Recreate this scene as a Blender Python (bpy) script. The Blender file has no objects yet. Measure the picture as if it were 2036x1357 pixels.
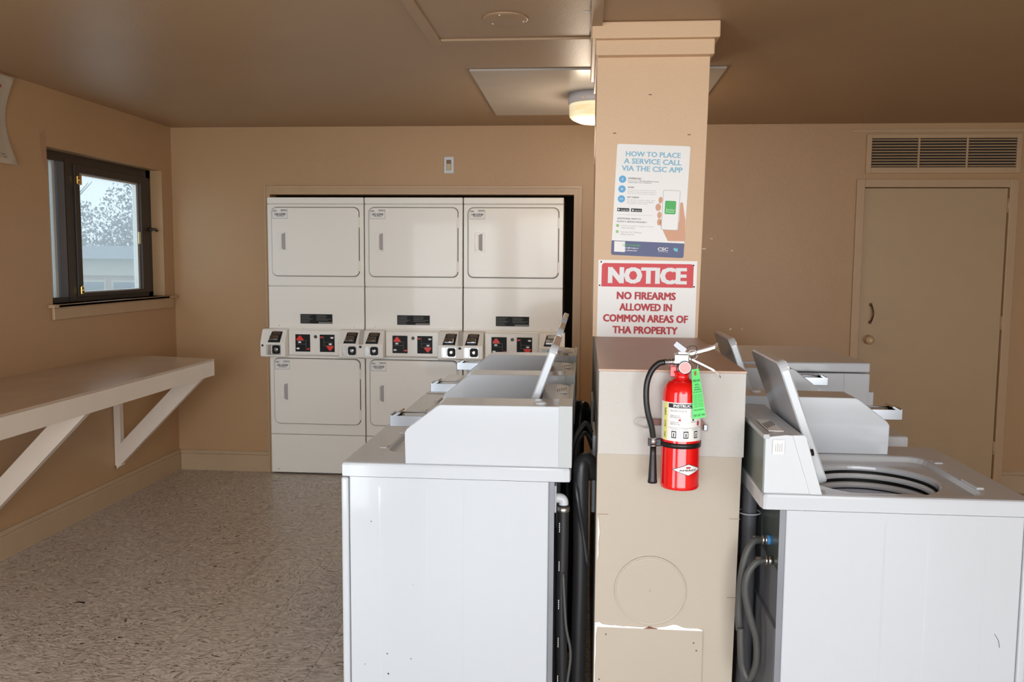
import bpy, bmesh, math, random
from mathutils import Vector, Matrix
random.seed(7)
S = bpy.context.scene
C = S.collection
PI = math.pi

# ---------------------------------------------------------------- camera, world, lights, exposure
cam_d = bpy.data.cameras.new('camera'); cam = bpy.data.objects.new('camera', cam_d); C.objects.link(cam)
yaw, pitch, roll = -.0836, -.0919, .0074
fw = Vector((math.sin(yaw)*math.cos(pitch), math.cos(yaw)*math.cos(pitch), math.sin(pitch)))
rt = Vector((math.cos(yaw), -math.sin(yaw), 0)); up = rt.cross(fw)
r2 = math.cos(roll)*rt + math.sin(roll)*up; u2 = -math.sin(roll)*rt + math.cos(roll)*up
M = Matrix((r2, u2, -fw)).transposed().to_4x4(); M.translation = Vector((0, 0, 1.5008)); cam.matrix_world = M
cam_d.sensor_width = 36; cam_d.lens = 1712.5/2036*36; cam_d.clip_start = .02; cam_d.clip_end = 300
S.camera = cam
S.view_settings.view_transform = 'Standard'; S.view_settings.look = 'None'
S.view_settings.gamma = 1; S.view_settings.use_curve_mapping = False
S.view_settings.exposure = 1.35
W = bpy.data.worlds.new('overcast_sky'); S.world = W; W.use_nodes = True
bg = W.node_tree.nodes['Background']; bg.inputs[0].default_value = (.90, .95, 1.0, 1); bg.inputs[1].default_value = 1.5

def area(name, loc, rot, sx, sy, power, col):
    l = bpy.data.lights.new(name, 'AREA'); l.shape = 'RECTANGLE'; l.size = sx; l.size_y = sy
    l.energy = power; l.color = col
    o = bpy.data.objects.new(name, l); C.objects.link(o); o.location = loc; o.rotation_euler = rot
    return o
# daylight through the glazed front behind the photographer and the side window
area('daylight_front', (.75, -2.45, 1.25), (PI/2, 0, 0), 4.0, 2.0, 49, (.90, .95, 1.0))
area('door_fill_light', (-1.75, .12, 1.05), (PI/2, 0, 0), 1.1, 1.9, 16, (.84, .93, 1.0))  # fill light added at an unseen door to brighten the near floor
area('daylight_side_window', (-3.05, 5.1, 1.67), (0, -PI/2, 0), .8, 1.1, 5, (.9, .95, 1.0))
S.cycles.max_bounces = 8; S.cycles.diffuse_bounces = 5; S.cycles.use_denoising = True
S.cycles.sample_clamp_indirect = 6

# ---------------------------------------------------------------- materials
def L(c):
    return tuple((x/255/12.92 if x/255 <= .04045 else ((x/255+.055)/1.055)**2.4) for x in c)+(1,)
MAT = {}
def mat(name, rgb, rough=.5, metal=0, bump=0, bscale=300, var=0, vscale=6, spec=.5, coat=0, emit=0, rand=0):
    if name in MAT: return MAT[name]
    m = bpy.data.materials.new(name); m.use_nodes = True; nt = m.node_tree; b = nt.nodes['Principled BSDF']
    b.inputs['Base Color'].default_value = L(rgb); b.inputs['Roughness'].default_value = rough
    b.inputs['Metallic'].default_value = metal; b.inputs['Specular IOR Level'].default_value = spec
    b.inputs['Coat Weight'].default_value = coat; b.inputs['Coat Roughness'].default_value = .06
    if emit:
        b.inputs['Emission Color'].default_value = L(rgb); b.inputs['Emission Strength'].default_value = emit
    tc = nt.nodes.new('ShaderNodeTexCoord')
    if var:
        n = nt.nodes.new('ShaderNodeTexNoise'); n.inputs['Scale'].default_value = vscale; n.inputs['Detail'].default_value = 5
        nt.links.new(tc.outputs['Object'], n.inputs['Vector'])
        r = nt.nodes.new('ShaderNodeMapRange'); r.inputs[1].default_value = .3; r.inputs[2].default_value = .7
        r.inputs[3].default_value = 1-var; r.inputs[4].default_value = 1+var
        nt.links.new(n.outputs['Fac'], r.inputs[0])
        h = nt.nodes.new('ShaderNodeHueSaturation'); h.inputs['Color'].default_value = L(rgb)
        nt.links.new(r.outputs[0], h.inputs['Value']); nt.links.new(h.outputs[0], b.inputs['Base Color'])
    if bump:
        n = nt.nodes.new('ShaderNodeTexNoise'); n.inputs['Scale'].default_value = bscale; n.inputs['Detail'].default_value = 2
        nt.links.new(tc.outputs['Object'], n.inputs['Vector'])
        k = nt.nodes.new('ShaderNodeBump'); k.inputs['Strength'].default_value = bump; k.inputs['Distance'].default_value = .002
        nt.links.new(n.outputs['Fac'], k.inputs['Height']); nt.links.new(k.outputs[0], b.inputs['Normal'])
    MAT[name] = m; return m
wall_paint = mat('tan_wall_paint', (176, 140, 101), .42, bump=.35, bscale=160, var=.03, vscale=2)
ceil_paint = mat('tan_ceiling_paint', (162, 132, 100), .46, bump=.3, bscale=140, var=.03, vscale=2)
trim_paint = mat('tan_trim_paint', (180, 149, 115), .38, bump=.1, var=.03)
pillar_paint = mat('pillar_tan_paint', (212, 178, 142), .45, bump=.3, bscale=160, var=.02, vscale=3)
base_paint = mat('partition_light_tan_paint', (178, 166, 150), .5, bump=.12, bscale=200, var=.02, vscale=3)
box_paint = mat('partition_cap_cream_paint', (188, 183, 176), .5, bump=.5, bscale=220, var=.02, vscale=3)
boxtop_tint = mat('partition_top_reflection_brown', (196, 166, 146), .42, bump=.2, bscale=200, var=.03)  # brown reflection on the partition top is put into its base colour
bench_paint = mat('bench_paint', (226, 212, 196), .3, bump=.1, bscale=200, var=.03)
benchtop_paint = mat('bench_top_laminate', (190, 168, 146), .22, var=.04)
door_paint = mat('door_paint', (176, 148, 114), .36, bump=.12, bscale=220, var=.02)
enamel = mat('white_enamel', (191, 195, 200), .2, coat=.4, var=.008, vscale=1.5)
enamel_warm = mat('dryer_almond_enamel', (238, 234, 226), .3, coat=.3, var=.01, vscale=2)
plastic_white = mat('white_plastic', (200, 203, 207), .35)
plastic_grey = mat('pale_grey_plastic', (176, 180, 180), .4)
basket_m = mat('basket_blue_white', (176, 184, 206), .3)
galv = mat('galvanized_metal', (104, 114, 108), .32, metal=.6, var=.15, vscale=12)
galv_dark = mat('grey_back_metal', (128, 130, 136), .45, metal=.3, var=.08, vscale=8)
chrome = mat('chrome', (176, 180, 186), .16, metal=1)
steel = mat('brushed_steel', (186, 184, 180), .3, metal=1, var=.1, vscale=30)
black = mat('black_rubber', (22, 22, 23), .35)
black_dull = mat('black_gap', (14, 12, 11), .8)
black_gloss = mat('black_gloss_panel', (14, 15, 15), .5, spec=.25)
hose_grey = mat('dark_grey_hose', (72, 72, 70), .5, bump=.3, bscale=80)
hose_black = mat('black_hose', (38, 38, 40), .38)
red = mat('red_enamel', (222, 8, 12), .16, coat=.6)
red_print = mat('red_print', (214, 60, 66), .5)
red_print2 = mat('dark_red_print', (184, 38, 46), .5)
red_lamp = mat('red_symbol', (232, 42, 30), .4)
white_print = mat('white_print', (235, 235, 235), .5)
sign_white = mat('sign_white', (234, 231, 228), .35)
blue_print = mat('sky_blue_print', (132, 184, 208), .5)
blue_disc = mat('blue_disc_print', (96, 170, 216), .5)
navy_print = mat('navy_print', (62, 66, 116), .4)
green_print = mat('green_print', (70, 178, 88), .5)
green_tag = mat('green_tag_paper', (96, 214, 112), .6)
skin_print = mat('hand_print', (214, 160, 128), .5)
grey_print = mat('grey_print', (150, 146, 144), .5)
black_print = mat('black_print', (34, 32, 34), .5)
teal_print = mat('teal_print', (110, 196, 206), .5)
yellow_print = mat('yellow_print', (226, 222, 120), .5)
bronze = mat('bronze_window_frame', (46, 36, 30), .4, var=.1)
alu = mat('aluminium_strip', (190, 190, 186), .35, metal=.5)
brass = mat('brass', (200, 160, 90), .3, metal=1)
ceil_plate = mat('grey_ceiling_plate', (176, 168, 158), .22, var=.05, vscale=3)
chip_white = mat('chipped_white_plaster', (240, 236, 230), .8, bump=.5, bscale=200)
chip_brown = mat('bare_wood', (120, 70, 50), .8)
paper = mat('poster_paper', (226, 210, 184), .5)
valve_blue = mat('blue_fitting', (60, 130, 190), .5)
grime = mat('dark_scuff', (70, 66, 62), .7)
strap_brown = mat('brown_strap', (110, 76, 66), .4, metal=.4)

def glass_mat():
    m = bpy.data.materials.new('hazy_window_glass'); m.use_nodes = True; nt = m.node_tree; nt.nodes.clear()
    o = nt.nodes.new('ShaderNodeOutputMaterial'); t = nt.nodes.new('ShaderNodeBsdfTransparent'); t.inputs[0].default_value = (.46, .49, .50, 1)
    g = nt.nodes.new('ShaderNodeBsdfGlossy'); g.inputs['Roughness'].default_value = .05
    d = nt.nodes.new('ShaderNodeBsdfTranslucent'); d.inputs[0].default_value = (.5, .56, .6, 1)
    a = nt.nodes.new('ShaderNodeMixShader'); b = nt.nodes.new('ShaderNodeMixShader')
    a.inputs[0].default_value = .12; b.inputs[0].default_value = .05
    nt.links.new(t.outputs[0], a.inputs[1]); nt.links.new(d.outputs[0], a.inputs[2])
    nt.links.new(a.outputs[0], b.inputs[1]); nt.links.new(g.outputs[0], b.inputs[2]); nt.links.new(b.outputs[0], o.inputs[0])
    return m
win_glass = glass_mat()

def tile_mat():
    m = bpy.data.materials.new('vinyl_tile'); m.use_nodes = True; nt = m.node_tree; b = nt.nodes['Principled BSDF']
    N = nt.nodes.new; lk = nt.links.new
    tc = N('ShaderNodeTexCoord'); oi = N('ShaderNodeObjectInfo')
    mul = N('ShaderNodeVectorMath'); mul.operation = 'SCALE'; mul.inputs['Scale'].default_value = 37
    cmb = N('ShaderNodeCombineXYZ'); lk(oi.outputs['Random'], cmb.inputs[0]); lk(oi.outputs['Random'], cmb.inputs[1]); lk(cmb.outputs[0], mul.inputs[0])
    add = N('ShaderNodeVectorMath'); lk(tc.outputs['Object'], add.inputs[0]); lk(mul.outputs[0], add.inputs[1])
    # warp for swirling streaks
    wn = N('ShaderNodeTexNoise'); wn.inputs['Scale'].default_value = 7; wn.inputs['Detail'].default_value = 2; lk(add.outputs[0], wn.inputs['Vector'])
    wm = N('ShaderNodeVectorMath'); wm.operation = 'SCALE'; wm.inputs['Scale'].default_value = .16; lk(wn.outputs['Color'], wm.inputs[0])
    wa = N('ShaderNodeVectorMath'); lk(add.outputs[0], wa.inputs[0]); lk(wm.outputs[0], wa.inputs[1])
    mp = N('ShaderNodeMapping'); mp.inputs['Scale'].default_value = (26, 110, 60); lk(wa.outputs[0], mp.inputs['Vector'])
    n1 = N('ShaderNodeTexNoise'); n1.inputs['Scale'].default_value = 1; n1.inputs['Detail'].default_value = 4; n1.inputs['Roughness'].default_value = .6; lk(mp.outputs[0], n1.inputs['Vector'])
    cr = N('ShaderNodeValToRGB'); cr.color_ramp.elements[0].position = .33; cr.color_ramp.elements[0].color = L((140, 129, 118))
    cr.color_ramp.elements[1].position = .60; cr.color_ramp.elements[1].color = L((210, 199, 187)); lk(n1.outputs['Fac'], cr.inputs[0])
    mp2 = N('ShaderNodeMapping'); mp2.inputs['Scale'].default_value = (38, 120, 60); mp2.inputs['Location'].default_value = (5, 9, 0); lk(wa.outputs[0], mp2.inputs['Vector'])
    n2 = N('ShaderNodeTexNoise'); n2.inputs['Scale'].default_value = 1; n2.inputs['Detail'].default_value = 1; lk(mp2.outputs[0], n2.inputs['Vector'])
    c2 = N('ShaderNodeValToRGB'); c2.color_ramp.elements[0].position = .655; c2.color_ramp.elements[0].color = (0, 0, 0, 1)
    c2.color_ramp.elements[1].position = .69; c2.color_ramp.elements[1].color = (1, 1, 1, 1); lk(n2.outputs['Fac'], c2.inputs[0])
    mx = N('ShaderNodeMix'); mx.data_type = 'RGBA'; lk(c2.outputs[0], mx.inputs[0]); lk(cr.outputs[0], mx.inputs[6]); mx.inputs[7].default_value = L((70, 58, 50))
    lk(mx.outputs[2], b.inputs['Base Color']); b.inputs['Roughness'].default_value = .33; b.inputs['Specular IOR Level'].default_value = .4
    return m
tile_m = tile_mat()

# ---------------------------------------------------------------- mesh helpers
class MB:
    def __init__(s): s.bm = bmesh.new()
    def _v(s, pts): return [s.bm.verts.new(p) for p in pts]
    def box(s, x0, x1, y0, y1, z0, z1, bev=0, seg=2):
        v = s._v([(x, y, z) for z in (z0, z1) for y in (y0, y1) for x in (x0, x1)])
        F = [s.bm.faces.new([v[i] for i in f]) for f in ((0, 2, 3, 1), (4, 5, 7, 6), (0, 1, 5, 4), (2, 6, 7, 3), (0, 4, 6, 2), (1, 3, 7, 5))]
        if bev:
            es = list({e for f in F for e in f.edges})
            bmesh.ops.bevel(s.bm, geom=es, offset=bev, segments=seg, affect='EDGES', profile=.5)
        return s
    def prism(s, poly, axis, a0, a1, bev=0, seg=2):
        """poly: list of 2D points; axis 'x','y','z' = extrusion axis."""
        def P(p, a):
            return {'x': (a, p[0], p[1]), 'y': (p[0], a, p[1]), 'z': (p[0], p[1], a)}[axis]
        A = s._v([P(p, a0) for p in poly]); B = s._v([P(p, a1) for p in poly]); n = len(poly)
        F = [s.bm.faces.new(A), s.bm.faces.new(list(reversed(B)))]
        for i in range(n): F.append(s.bm.faces.new([A[(i+1) % n], A[i], B[i], B[(i+1) % n]]))
        if bev:
            es = list({e for f in F[:2] for e in f.edges}) if n > 8 else list({e for f in F for e in f.edges})
            bmesh.ops.bevel(s.bm, geom=es, offset=bev, segments=seg, affect='EDGES', profile=.5)
        bmesh.ops.recalc_face_normals(s.bm, faces=s.bm.faces)
        return s
    def tube(s, path, r, n=12, cap=True, sub=6):
        P = [Vector(p) for p in path]
        if sub > 1 and len(P) > 2:      # Catmull-Rom
            Q = []
            E = [P[0]*2-P[1]]+P+[P[-1]*2-P[-2]]
            for i in range(1, len(E)-2):
                for k in range(sub):
                    t = k/sub; a, b, c, d = E[i-1:i+3]
                    Q.append(.5*((2*b)+(c-a)*t+(2*a-5*b+4*c-d)*t*t+(-a+3*b-3*c+d)*t**3))
            Q.append(P[-1]); P = Q
        R = r if callable(r) else (lambda t: r)
        rings = []; nrm = None
        for i, p in enumerate(P):
            t = (P[min(i+1, len(P)-1)]-P[max(i-1, 0)]).normalized()
            if nrm is None: nrm = t.orthogonal().normalized()
            nrm = (nrm-t*nrm.dot(t)).normalized(); bn = t.cross(nrm); rr = R(i/max(1, len(P)-1))
            rings.append(s._v([p+rr*(math.cos(2*PI*k/n)*nrm+math.sin(2*PI*k/n)*bn) for k in range(n)]))
        for a, b in zip(rings, rings[1:]):
            for k in range(n): s.bm.faces.new([a[k], a[(k+1) % n], b[(k+1) % n], b[k]]).smooth = True
        if cap: s.bm.faces.new(list(reversed(rings[0]))); s.bm.faces.new(rings[-1])
        return s
    def lathe(s, prof, c, n=32, axis='z', cap=True):
        """prof: (radius, height) list."""
        rings = []
        for r, h in prof:
            ring = []
            for k in range(n):
                a = 2*PI*k/n; u, v = max(r, 1e-5)*math.cos(a), max(r, 1e-5)*math.sin(a)
                ring.append({'z': (c[0]+u, c[1]+v, c[2]+h), 'y': (c[0]+u, c[1]+h, c[2]+v), 'x': (c[0]+h, c[1]+u, c[2]+v)}[axis])
            rings.append(s._v(ring))
        for a, b in zip(rings, rings[1:]):
            for k in range(n): s.bm.faces.new([a[k], a[(k+1) % n], b[(k+1) % n], b[k]]).smooth = True
        if cap:
            s.bm.faces.new(list(reversed(rings[0]))); s.bm.faces.new(rings[-1])
        bmesh.ops.recalc_face_normals(s.bm, faces=s.bm.faces)
        return s
    def loops(s, LL, cap_last=False, smooth=False, cap_first=False):
        R = [s._v(l) for l in LL]
        for a, b in zip(R, R[1:]):
            n = len(a)
            for k in range(n):
                f = s.bm.faces.new([a[k], a[(k+1) % n], b[(k+1) % n], b[k]]); f.smooth = smooth
        if cap_last: s.bm.faces.new(R[-1])
        if cap_first: s.bm.faces.new(list(reversed(R[0])))
        bmesh.ops.recalc_face_normals(s.bm, faces=s.bm.faces)
        return s
    def done(s, name):
        me = bpy.data.meshes.new(name); s.bm.to_mesh(me); s.bm.free(); return me
def tag(o, label=None, cat=None, group=None, kind=None):
    for k, v in (('label', label), ('category', cat), ('group', group), ('kind', kind)):
        if v: o[k] = v
    return o
def obj(name, mb, m, parent=None, loc=None, **k):
    me = mb if isinstance(mb, bpy.types.Mesh) else mb.done(name)
    if m and not me.materials: me.materials.append(m)
    o = bpy.data.objects.new(name, me); C.objects.link(o)
    if parent: o.parent = parent
    if loc: o.location = loc
    return tag(o, **k)
def thing(name, loc, label, cat, group=None, rz=0):
    o = bpy.data.objects.new(name, None); C.objects.link(o); o.empty_display_size = .1
    o.location = loc; o.rotation_euler = (0, 0, rz); return tag(o, label, cat, group)
def struct(name, mb, m, parent=None): return obj(name, mb, m, parent, kind=None if parent else 'structure')
def copy_tree(o, parent=None):
    c = o.copy(); C.objects.link(c)
    if parent: c.parent = parent
    for ch in list(o.children): copy_tree(ch, c)
    return c
def rrect(x0, x1, z0, z1, r, n=6, corners=(1, 1, 1, 1)):
    out = []
    for (cx, cz, a0), on in zip(((x1-r, z0+r, -PI/2), (x1-r, z1-r, 0), (x0+r, z1-r, PI/2), (x0+r, z0+r, PI)), corners):
        if on:
            for k in range(n+1):
                a = a0+PI/2*k/n; out.append((cx+r*math.cos(a), cz+r*math.sin(a)))
        else:
            out.append((cx+(r if a0 in (-PI/2, 0) else -r), cz+(r if a0 in (0, PI/2) else -r)))
    return out
_tc = {}
def text_geo(body, bold):
    k = (body, bold)
    if k not in _tc:
        cu = bpy.data.curves.new('lettering', 'FONT'); cu.body = body; cu.resolution_u = 2; cu.offset = bold; cu.fill_mode = 'FRONT'
        o = bpy.data.objects.new('lettering', cu); C.objects.link(o)
        dg = bpy.context.evaluated_depsgraph_get(); me = bpy.data.meshes.new_from_object(o.evaluated_get(dg))
        V = [tuple(v.co) for v in me.vertices]; F = [tuple(p.vertices) for p in me.polygons]
        bpy.data.objects.remove(o); bpy.data.curves.remove(cu); bpy.data.meshes.remove(me)
        _tc[k] = (V, F)
    return _tc[k]
def letters(items, m, parent, name='lettering', bold=.0, fn=None, label=None):
    """items: (text, x0, x1, z0, z1[, y]) boxes in the parent's XZ plane facing -Y; fn maps (x, y, z) -> point."""
    AV, AF = [], []
    for it in items:
        body, x0, x1, z0, z1 = it[:5]; y = it[5] if len(it) > 5 else 0
        V, F = text_geo(body, 0)
        if not V: continue
        if bold:        # heavier strokes: a few slightly shifted copies
            k_, V0, F0, V, F = bold, V, F, [], []
            for q_, (du, dv) in enumerate(((0, 0), (-k_, k_*.5), (k_, k_*.5), (-k_, -k_*.5), (k_, -k_*.5))[:5 if bold > .025 else 3]):
                o_ = len(V); V += [(v[0]+du, v[1]+dv, q_) for v in V0]; F += [tuple(i+o_ for i in f) for f in F0]
        mx, Mx = min(v[0] for v in V), max(v[0] for v in V); my, My = min(v[1] for v in V), max(v[1] for v in V)
        o = len(AV)
        for v in V:
            p = (x0+(v[0]-mx)/(Mx-mx)*(x1-x0), y-v[2]*4e-5, z0+(v[1]-my)/(My-my)*(z1-z0)); AV.append(fn(*p) if fn else p)
        AF += [tuple(i+o for i in f) for f in F]
    me = bpy.data.meshes.new(name); me.from_pydata(AV, [], AF); me.materials.append(m)
    o = bpy.data.objects.new(name, me); C.objects.link(o); o.parent = parent
    if label: o['label'] = label
    return o
def disc(mb, cx, cz, r, y0, y1, n=24):
    return mb.prism([(cx+r*math.cos(2*PI*k/n), cz+r*math.sin(2*PI*k/n)) for k in range(n)], 'y', y0, y1)

# ================================================================ SETTING
B, XL, XR, HC, YF = 5.8586, -2.8786, 3.3, 2.4094, -2.5
OX0, OX1, OZ = -2.175, -.080, 1.951            # dryer alcove opening
DX0, DX1, DZ = 1.808, 2.713, 2.0               # door
WY0, WY1, WZ0, WZ1 = 4.453, 5.712, 1.250, 2.098
# floor
fl = struct('floor', MB().box(XL-.15, XR+.15, YF-.15, B+.95, -.12, -.006), mat('tile_adhesive', (60, 50, 42), .9))
T = .3048
tile_me = MB().box(-T/2+.0007, T/2-.0007, -T/2+.0007, T/2-.0007, -.006, 0).done('tile'); tile_me.materials.append(tile_m)
rest = MB(); cnt = 0
i0 = math.floor((XL+2.2)/T); 
for i in range(i0, i0+22):
    for j in range(-25, 8):
        cx, cy = -2.2+T*(i+.5), 4.645+T*(j+.5)
        if cx-T/2 > XR or cy-T/2 > B+.9 or cy+T/2 < YF: continue
        x0, x1 = max(cx-T/2, XL), min(cx+T/2, XR)
        near = -2.95 < cx < .1 and 1.4 < cy < B
        if near and x0 == cx-T/2:
            o = obj('tile', tile_me, None, fl, (cx, cy, 0)); o.rotation_euler.z = random.choice((0, PI/2, PI, -PI/2)) if (i+j) % 2 else random.choice((0, PI, 0, PI)); cnt += 1
        elif near:
            obj('tile', MB().box(x0+.0004, x1-.0004, cy-T/2+.0004, cy+T/2-.0004, -.006, 0), tile_m, fl)
        else:
            rest.box(x0+.0004, x1-.0004, cy-T/2+.0004, cy+T/2-.0004, -.006, 0)
obj('far_tiles', rest, tile_m, fl, kind='stuff')
obj('paint_chip', MB().prism([(0, 0), (.03, .006), (.055, -.002), (.05, .014), (.02, .016)], 'z', .0002, .0015), black_dull, fl, (-2.21, 3.47, 0))
# ceiling
struct('ceiling', MB().box(XL-.15, XR+.15, YF-.15, B+.95, HC, HC+.15), ceil_paint)
# back wall: one mesh with alcove opening
wb = MB()
TW = .12
for a in ((XL-.15, OX0, 0, HC), (OX0, OX1, OZ, HC), (OX1, DX0, 0, HC), (DX0, DX1, DZ, HC), (DX1, XR+.15, 0, HC)):
    wb.box(a[0], a[1], B, B+TW, a[2], a[3])
bmesh.ops.remove_doubles(wb.bm, verts=wb.bm.verts, dist=1e-5)
wallb = struct('wall_back', wb, wall_paint)
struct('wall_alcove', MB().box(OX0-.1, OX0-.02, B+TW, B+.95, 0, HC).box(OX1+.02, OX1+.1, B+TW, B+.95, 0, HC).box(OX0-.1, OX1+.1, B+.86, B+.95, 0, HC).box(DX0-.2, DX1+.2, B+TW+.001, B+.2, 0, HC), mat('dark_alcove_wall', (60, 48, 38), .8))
for x, z, w, h in ((.789, 1.596, .03, .008), (.971, 1.584, .012, .01), (.977, 1.061, .016, .01), (1.053, 1.062, .01, .006), (.835, 1.663, .018, .005), (-1.93, .13, .03, .004)):
    obj('paint_chip', MB().prism([(x-w/2, z), (x-w*.2, z+h*.5), (x+w/2, z+h*.3), (x+w*.3, z-h*.5), (x-w*.3, z-h*.4)], 'y', B-.0012, B+.001), chip_white, wallb)
# left wall with window hole
wl = MB()
for y0, y1, z0, z1 in ((YF-.15, WY0, 0, HC), (WY0, WY1, 0, WZ0), (WY0, WY1, WZ1, HC), (WY1, B+.1, 0, HC)):
    wl.box(XL-.16, XL, y0, y1, z0, z1)
bmesh.ops.remove_doubles(wl.bm, verts=wl.bm.verts, dist=1e-5)
walll = struct('wall_left', wl, wall_paint)
obj('paint_patch', MB().prism([(4.395, 2.155), (4.43, 2.185), (4.452, 2.16), (4.452, 1.98), (4.43, 1.97), (4.405, 2.03)], 'x', XL-.001, XL+.0006), mat('darker_paint_patch', (168, 128, 98), .45), walll)
struct('wall_right', MB().box(XR, XR+.15, YF-.15, B+.1, 0, HC), wall_paint)
# wall behind the camera: wide glazed front
FX0, FX1, FZ0, FZ1 = -1.9, 2.8, .22, 2.3
wf = MB()
for x0, x1, z0, z1 in ((XL-.15, FX0, 0, HC), (FX0, FX1, 0, FZ0), (FX0, FX1, FZ1, HC), (FX1, XR+.15, 0, HC)):
    wf.box(x0, x1, YF-.15, YF, z0, z1)
struct('wall_front', wf, wall_paint)
wn = struct('window_2', MB().box(FX0, FX1, YF-.1, YF-.05, FZ0, FZ0+.05).box(FX0, FX1, YF-.1, YF-.05, FZ1-.05, FZ1).box(FX0, FX0+.05, YF-.1, YF-.05, FZ0, FZ1).box(FX1-.05, FX1, YF-.1, YF-.05, FZ0, FZ1), bronze)
for k in (1, 2, 3):
    x = FX0+(FX1-FX0)*k/4; obj('mullion', MB().box(x-.03, x+.03, YF-.1, YF-.05, FZ0+.05, FZ1-.05), bronze, wn)

# unseen return wall and glazed door, added to carry the fill light
wr = struct('wall_added', MB().box(XL, -2.45, -.05, .05, 0, HC).box(-1.05, -.9, -.05, .05, 0, HC).box(-2.45, -1.05, -.05, .05, 2.1, HC), wall_paint)
d2 = struct('door_added', MB().box(-2.45, -2.37, -.02, .03, 0, 2.1).box(-1.13, -1.05, -.02, .03, 0, 2.1).box(-2.37, -1.13, -.02, .03, 2.02, 2.1).box(-2.37, -1.13, -.02, .03, 0, .1), bronze)
# baseboards
base_trim = mat('baseboard_paint', (178, 152, 122), .4, bump=.1, var=.04)
def base(name, poly_axis, a0, a1, sgn, pos):
    P = [(0, 0), (.014, 0), (.014, .112), (.010, .118), (.017, .124), (.017, .134), (.008, .146), (0, .146)]
    if poly_axis == 'y': pts = [(pos+sgn*p[0], p[1]) for p in P]
    else: pts = [(pos+sgn*p[0], p[1]) for p in P]
    struct(name, MB().prism(pts, poly_axis, a0, a1), base_trim)
base('baseboard_left', 'y', YF, B-.001, 1, XL)
base('baseboard_back', 'x', XL+.017, OX0-.037, -1, B)
base('baseboard_back_right', 'x', OX1+.037, DX0-.053, -1, B)
base('baseboard_back_corner', 'x', DX1+.054, XR, -1, B)
# dryer opening casing: stepped moulding of three boards
cs = struct('trim_1', MB().box(OX0-.038, OX0, B-.012, B-.0005, 0, OZ+.057).box(OX0-.038, OX0-.026, B-.020, B-.012, 0, OZ+.057), trim_paint)
obj('side_casing', MB().box(OX1, OX1+.052, B-.012, B-.0005, 0, OZ+.057).box(OX1+.036, OX1+.052, B-.022, B-.012, 0, OZ+.057).box(OX1+.016, OX1+.026, B-.016, B-.012, 0, OZ+.04), trim_paint, cs)
obj('head_casing', MB().box(OX0, OX1, B-.012, B-.0005, OZ, OZ+.057).box(OX0, OX1+.036, B-.022, B-.012, OZ+.041, OZ+.057).box(OX0, OX1+.016, B-.016, B-.012, OZ+.018, OZ+.028), trim_paint, cs)
# door
dr = struct('door_1', MB().box(DX0+.004, DX1-.004, B+.004, B+.044, .005, DZ-.004, .002), door_paint)
obj('door_knob', MB().lathe([(.028, 0), (.030, -.006), (.026, -.010), (.011, -.014), (.011, -.03), (.024, -.036), (.029, -.05), (.026, -.062), (.014, -.067)], (1.872, B+.004, 1.005), 24, 'y'), door_paint, dr)
obj('keyhole', MB().lathe([(.006, 0), (.006, -.0015)], (1.872, B+.004-.067, 1.005), 12, 'y'), brass, dr)
obj('pull_handle', MB().tube([(1.882, B+.003, 1.232), (1.884, B-.02, 1.225), (1.890, B-.036, 1.178), (1.884, B-.02, 1.130), (1.882, B+.003, 1.122)], .0055, 8).box(1.872, 1.892, B-.001, B+.003, 1.226, 1.246, .002).box(1.872, 1.892, B-.001, B+.003, 1.108, 1.128, .002), mat('dark_bronze_handle', (92, 66, 44), .35, metal=.6), dr)
for z in (1.84, 1.08, .25):
    obj('hinge', MB().lathe([(.007, 0), (.007, .09)], (DX1-.001, B-.004, z), 10, 'z').box(DX1-.020, DX1-.001, B+.002, B+.0035, z, z+.09), trim_paint, dr)
obj('strike_plate', MB().box(DX0-.002, DX0+.0035, B-.001, B+.002, .985, 1.055), black_dull, dr)
t2 = struct('trim_2', MB().box(DX0-.052, DX0, B-.018, B-.0005, 0, DZ+.052, .003), trim_paint)
obj('side_casing', MB().box(DX1, DX1+.053, B-.018, B-.0005, 0, DZ+.052, .003), trim_paint, t2)
obj('head_casing', MB().box(DX0, DX1, B-.018, B-.0005, DZ, DZ+.052, .003), trim_paint, t2)
struct('trim_3', MB().box(1.72, 3.0, B-.006, B-.0005, 2.352, 2.372, .002), trim_paint)
# vent grille
vg = thing('vent_grille', (2.29, B, 2.09), 'wide tan three-bay louvred air return grille above the door', 'vent')
o = lambda x, z: (x-2.29, z-2.09)
def vb(x0, x1, z0, z1, y0, y1, b=.002):
    a, c = o(x0, z0), o(x1, z1); return (a[0], c[0], y0, y1, a[1], c[1], b)
vf = MB()
for q in ((1.807, 1.84, 2.09, 2.339), (2.74, 2.77, 2.09, 2.339), (1.84, 2.74, 2.09, 2.128), (1.84, 2.74, 2.313, 2.339)): vf.box(*vb(*q, -.016, -.0005))
obj('frame', vf, trim_paint, vg)
obj('backing', MB().box(*vb(1.84, 2.74, 2.128, 2.313, -.003, -.0007, 0)), black_dull, vg)
for x in (2.136, 2.436): obj('mullion', MB().box(*vb(x-.006, x+.006, 2.128, 2.313, -.015, -.003)), trim_paint, vg)
slat_c = {}
for a, b_ in ((1.841, 2.129), (2.143, 2.429), (2.443, 2.739)):
    for k in range(10):
        z = 2.133+k*.0183; p0 = o(a, z); w = b_-a
        key = round(w, 4)
        if key not in slat_c: slat_c[key] = MB().prism([(-.004, .0085), (-.0052, .0102), (-.0138, .0012), (-.0126, 0)], 'x', 0, w).done('slat')
        obj('slat', slat_c[key], mat('vent_slat_paint', (186, 156, 122), .5), vg, (p0[0], 0, p0[1]))
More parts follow.
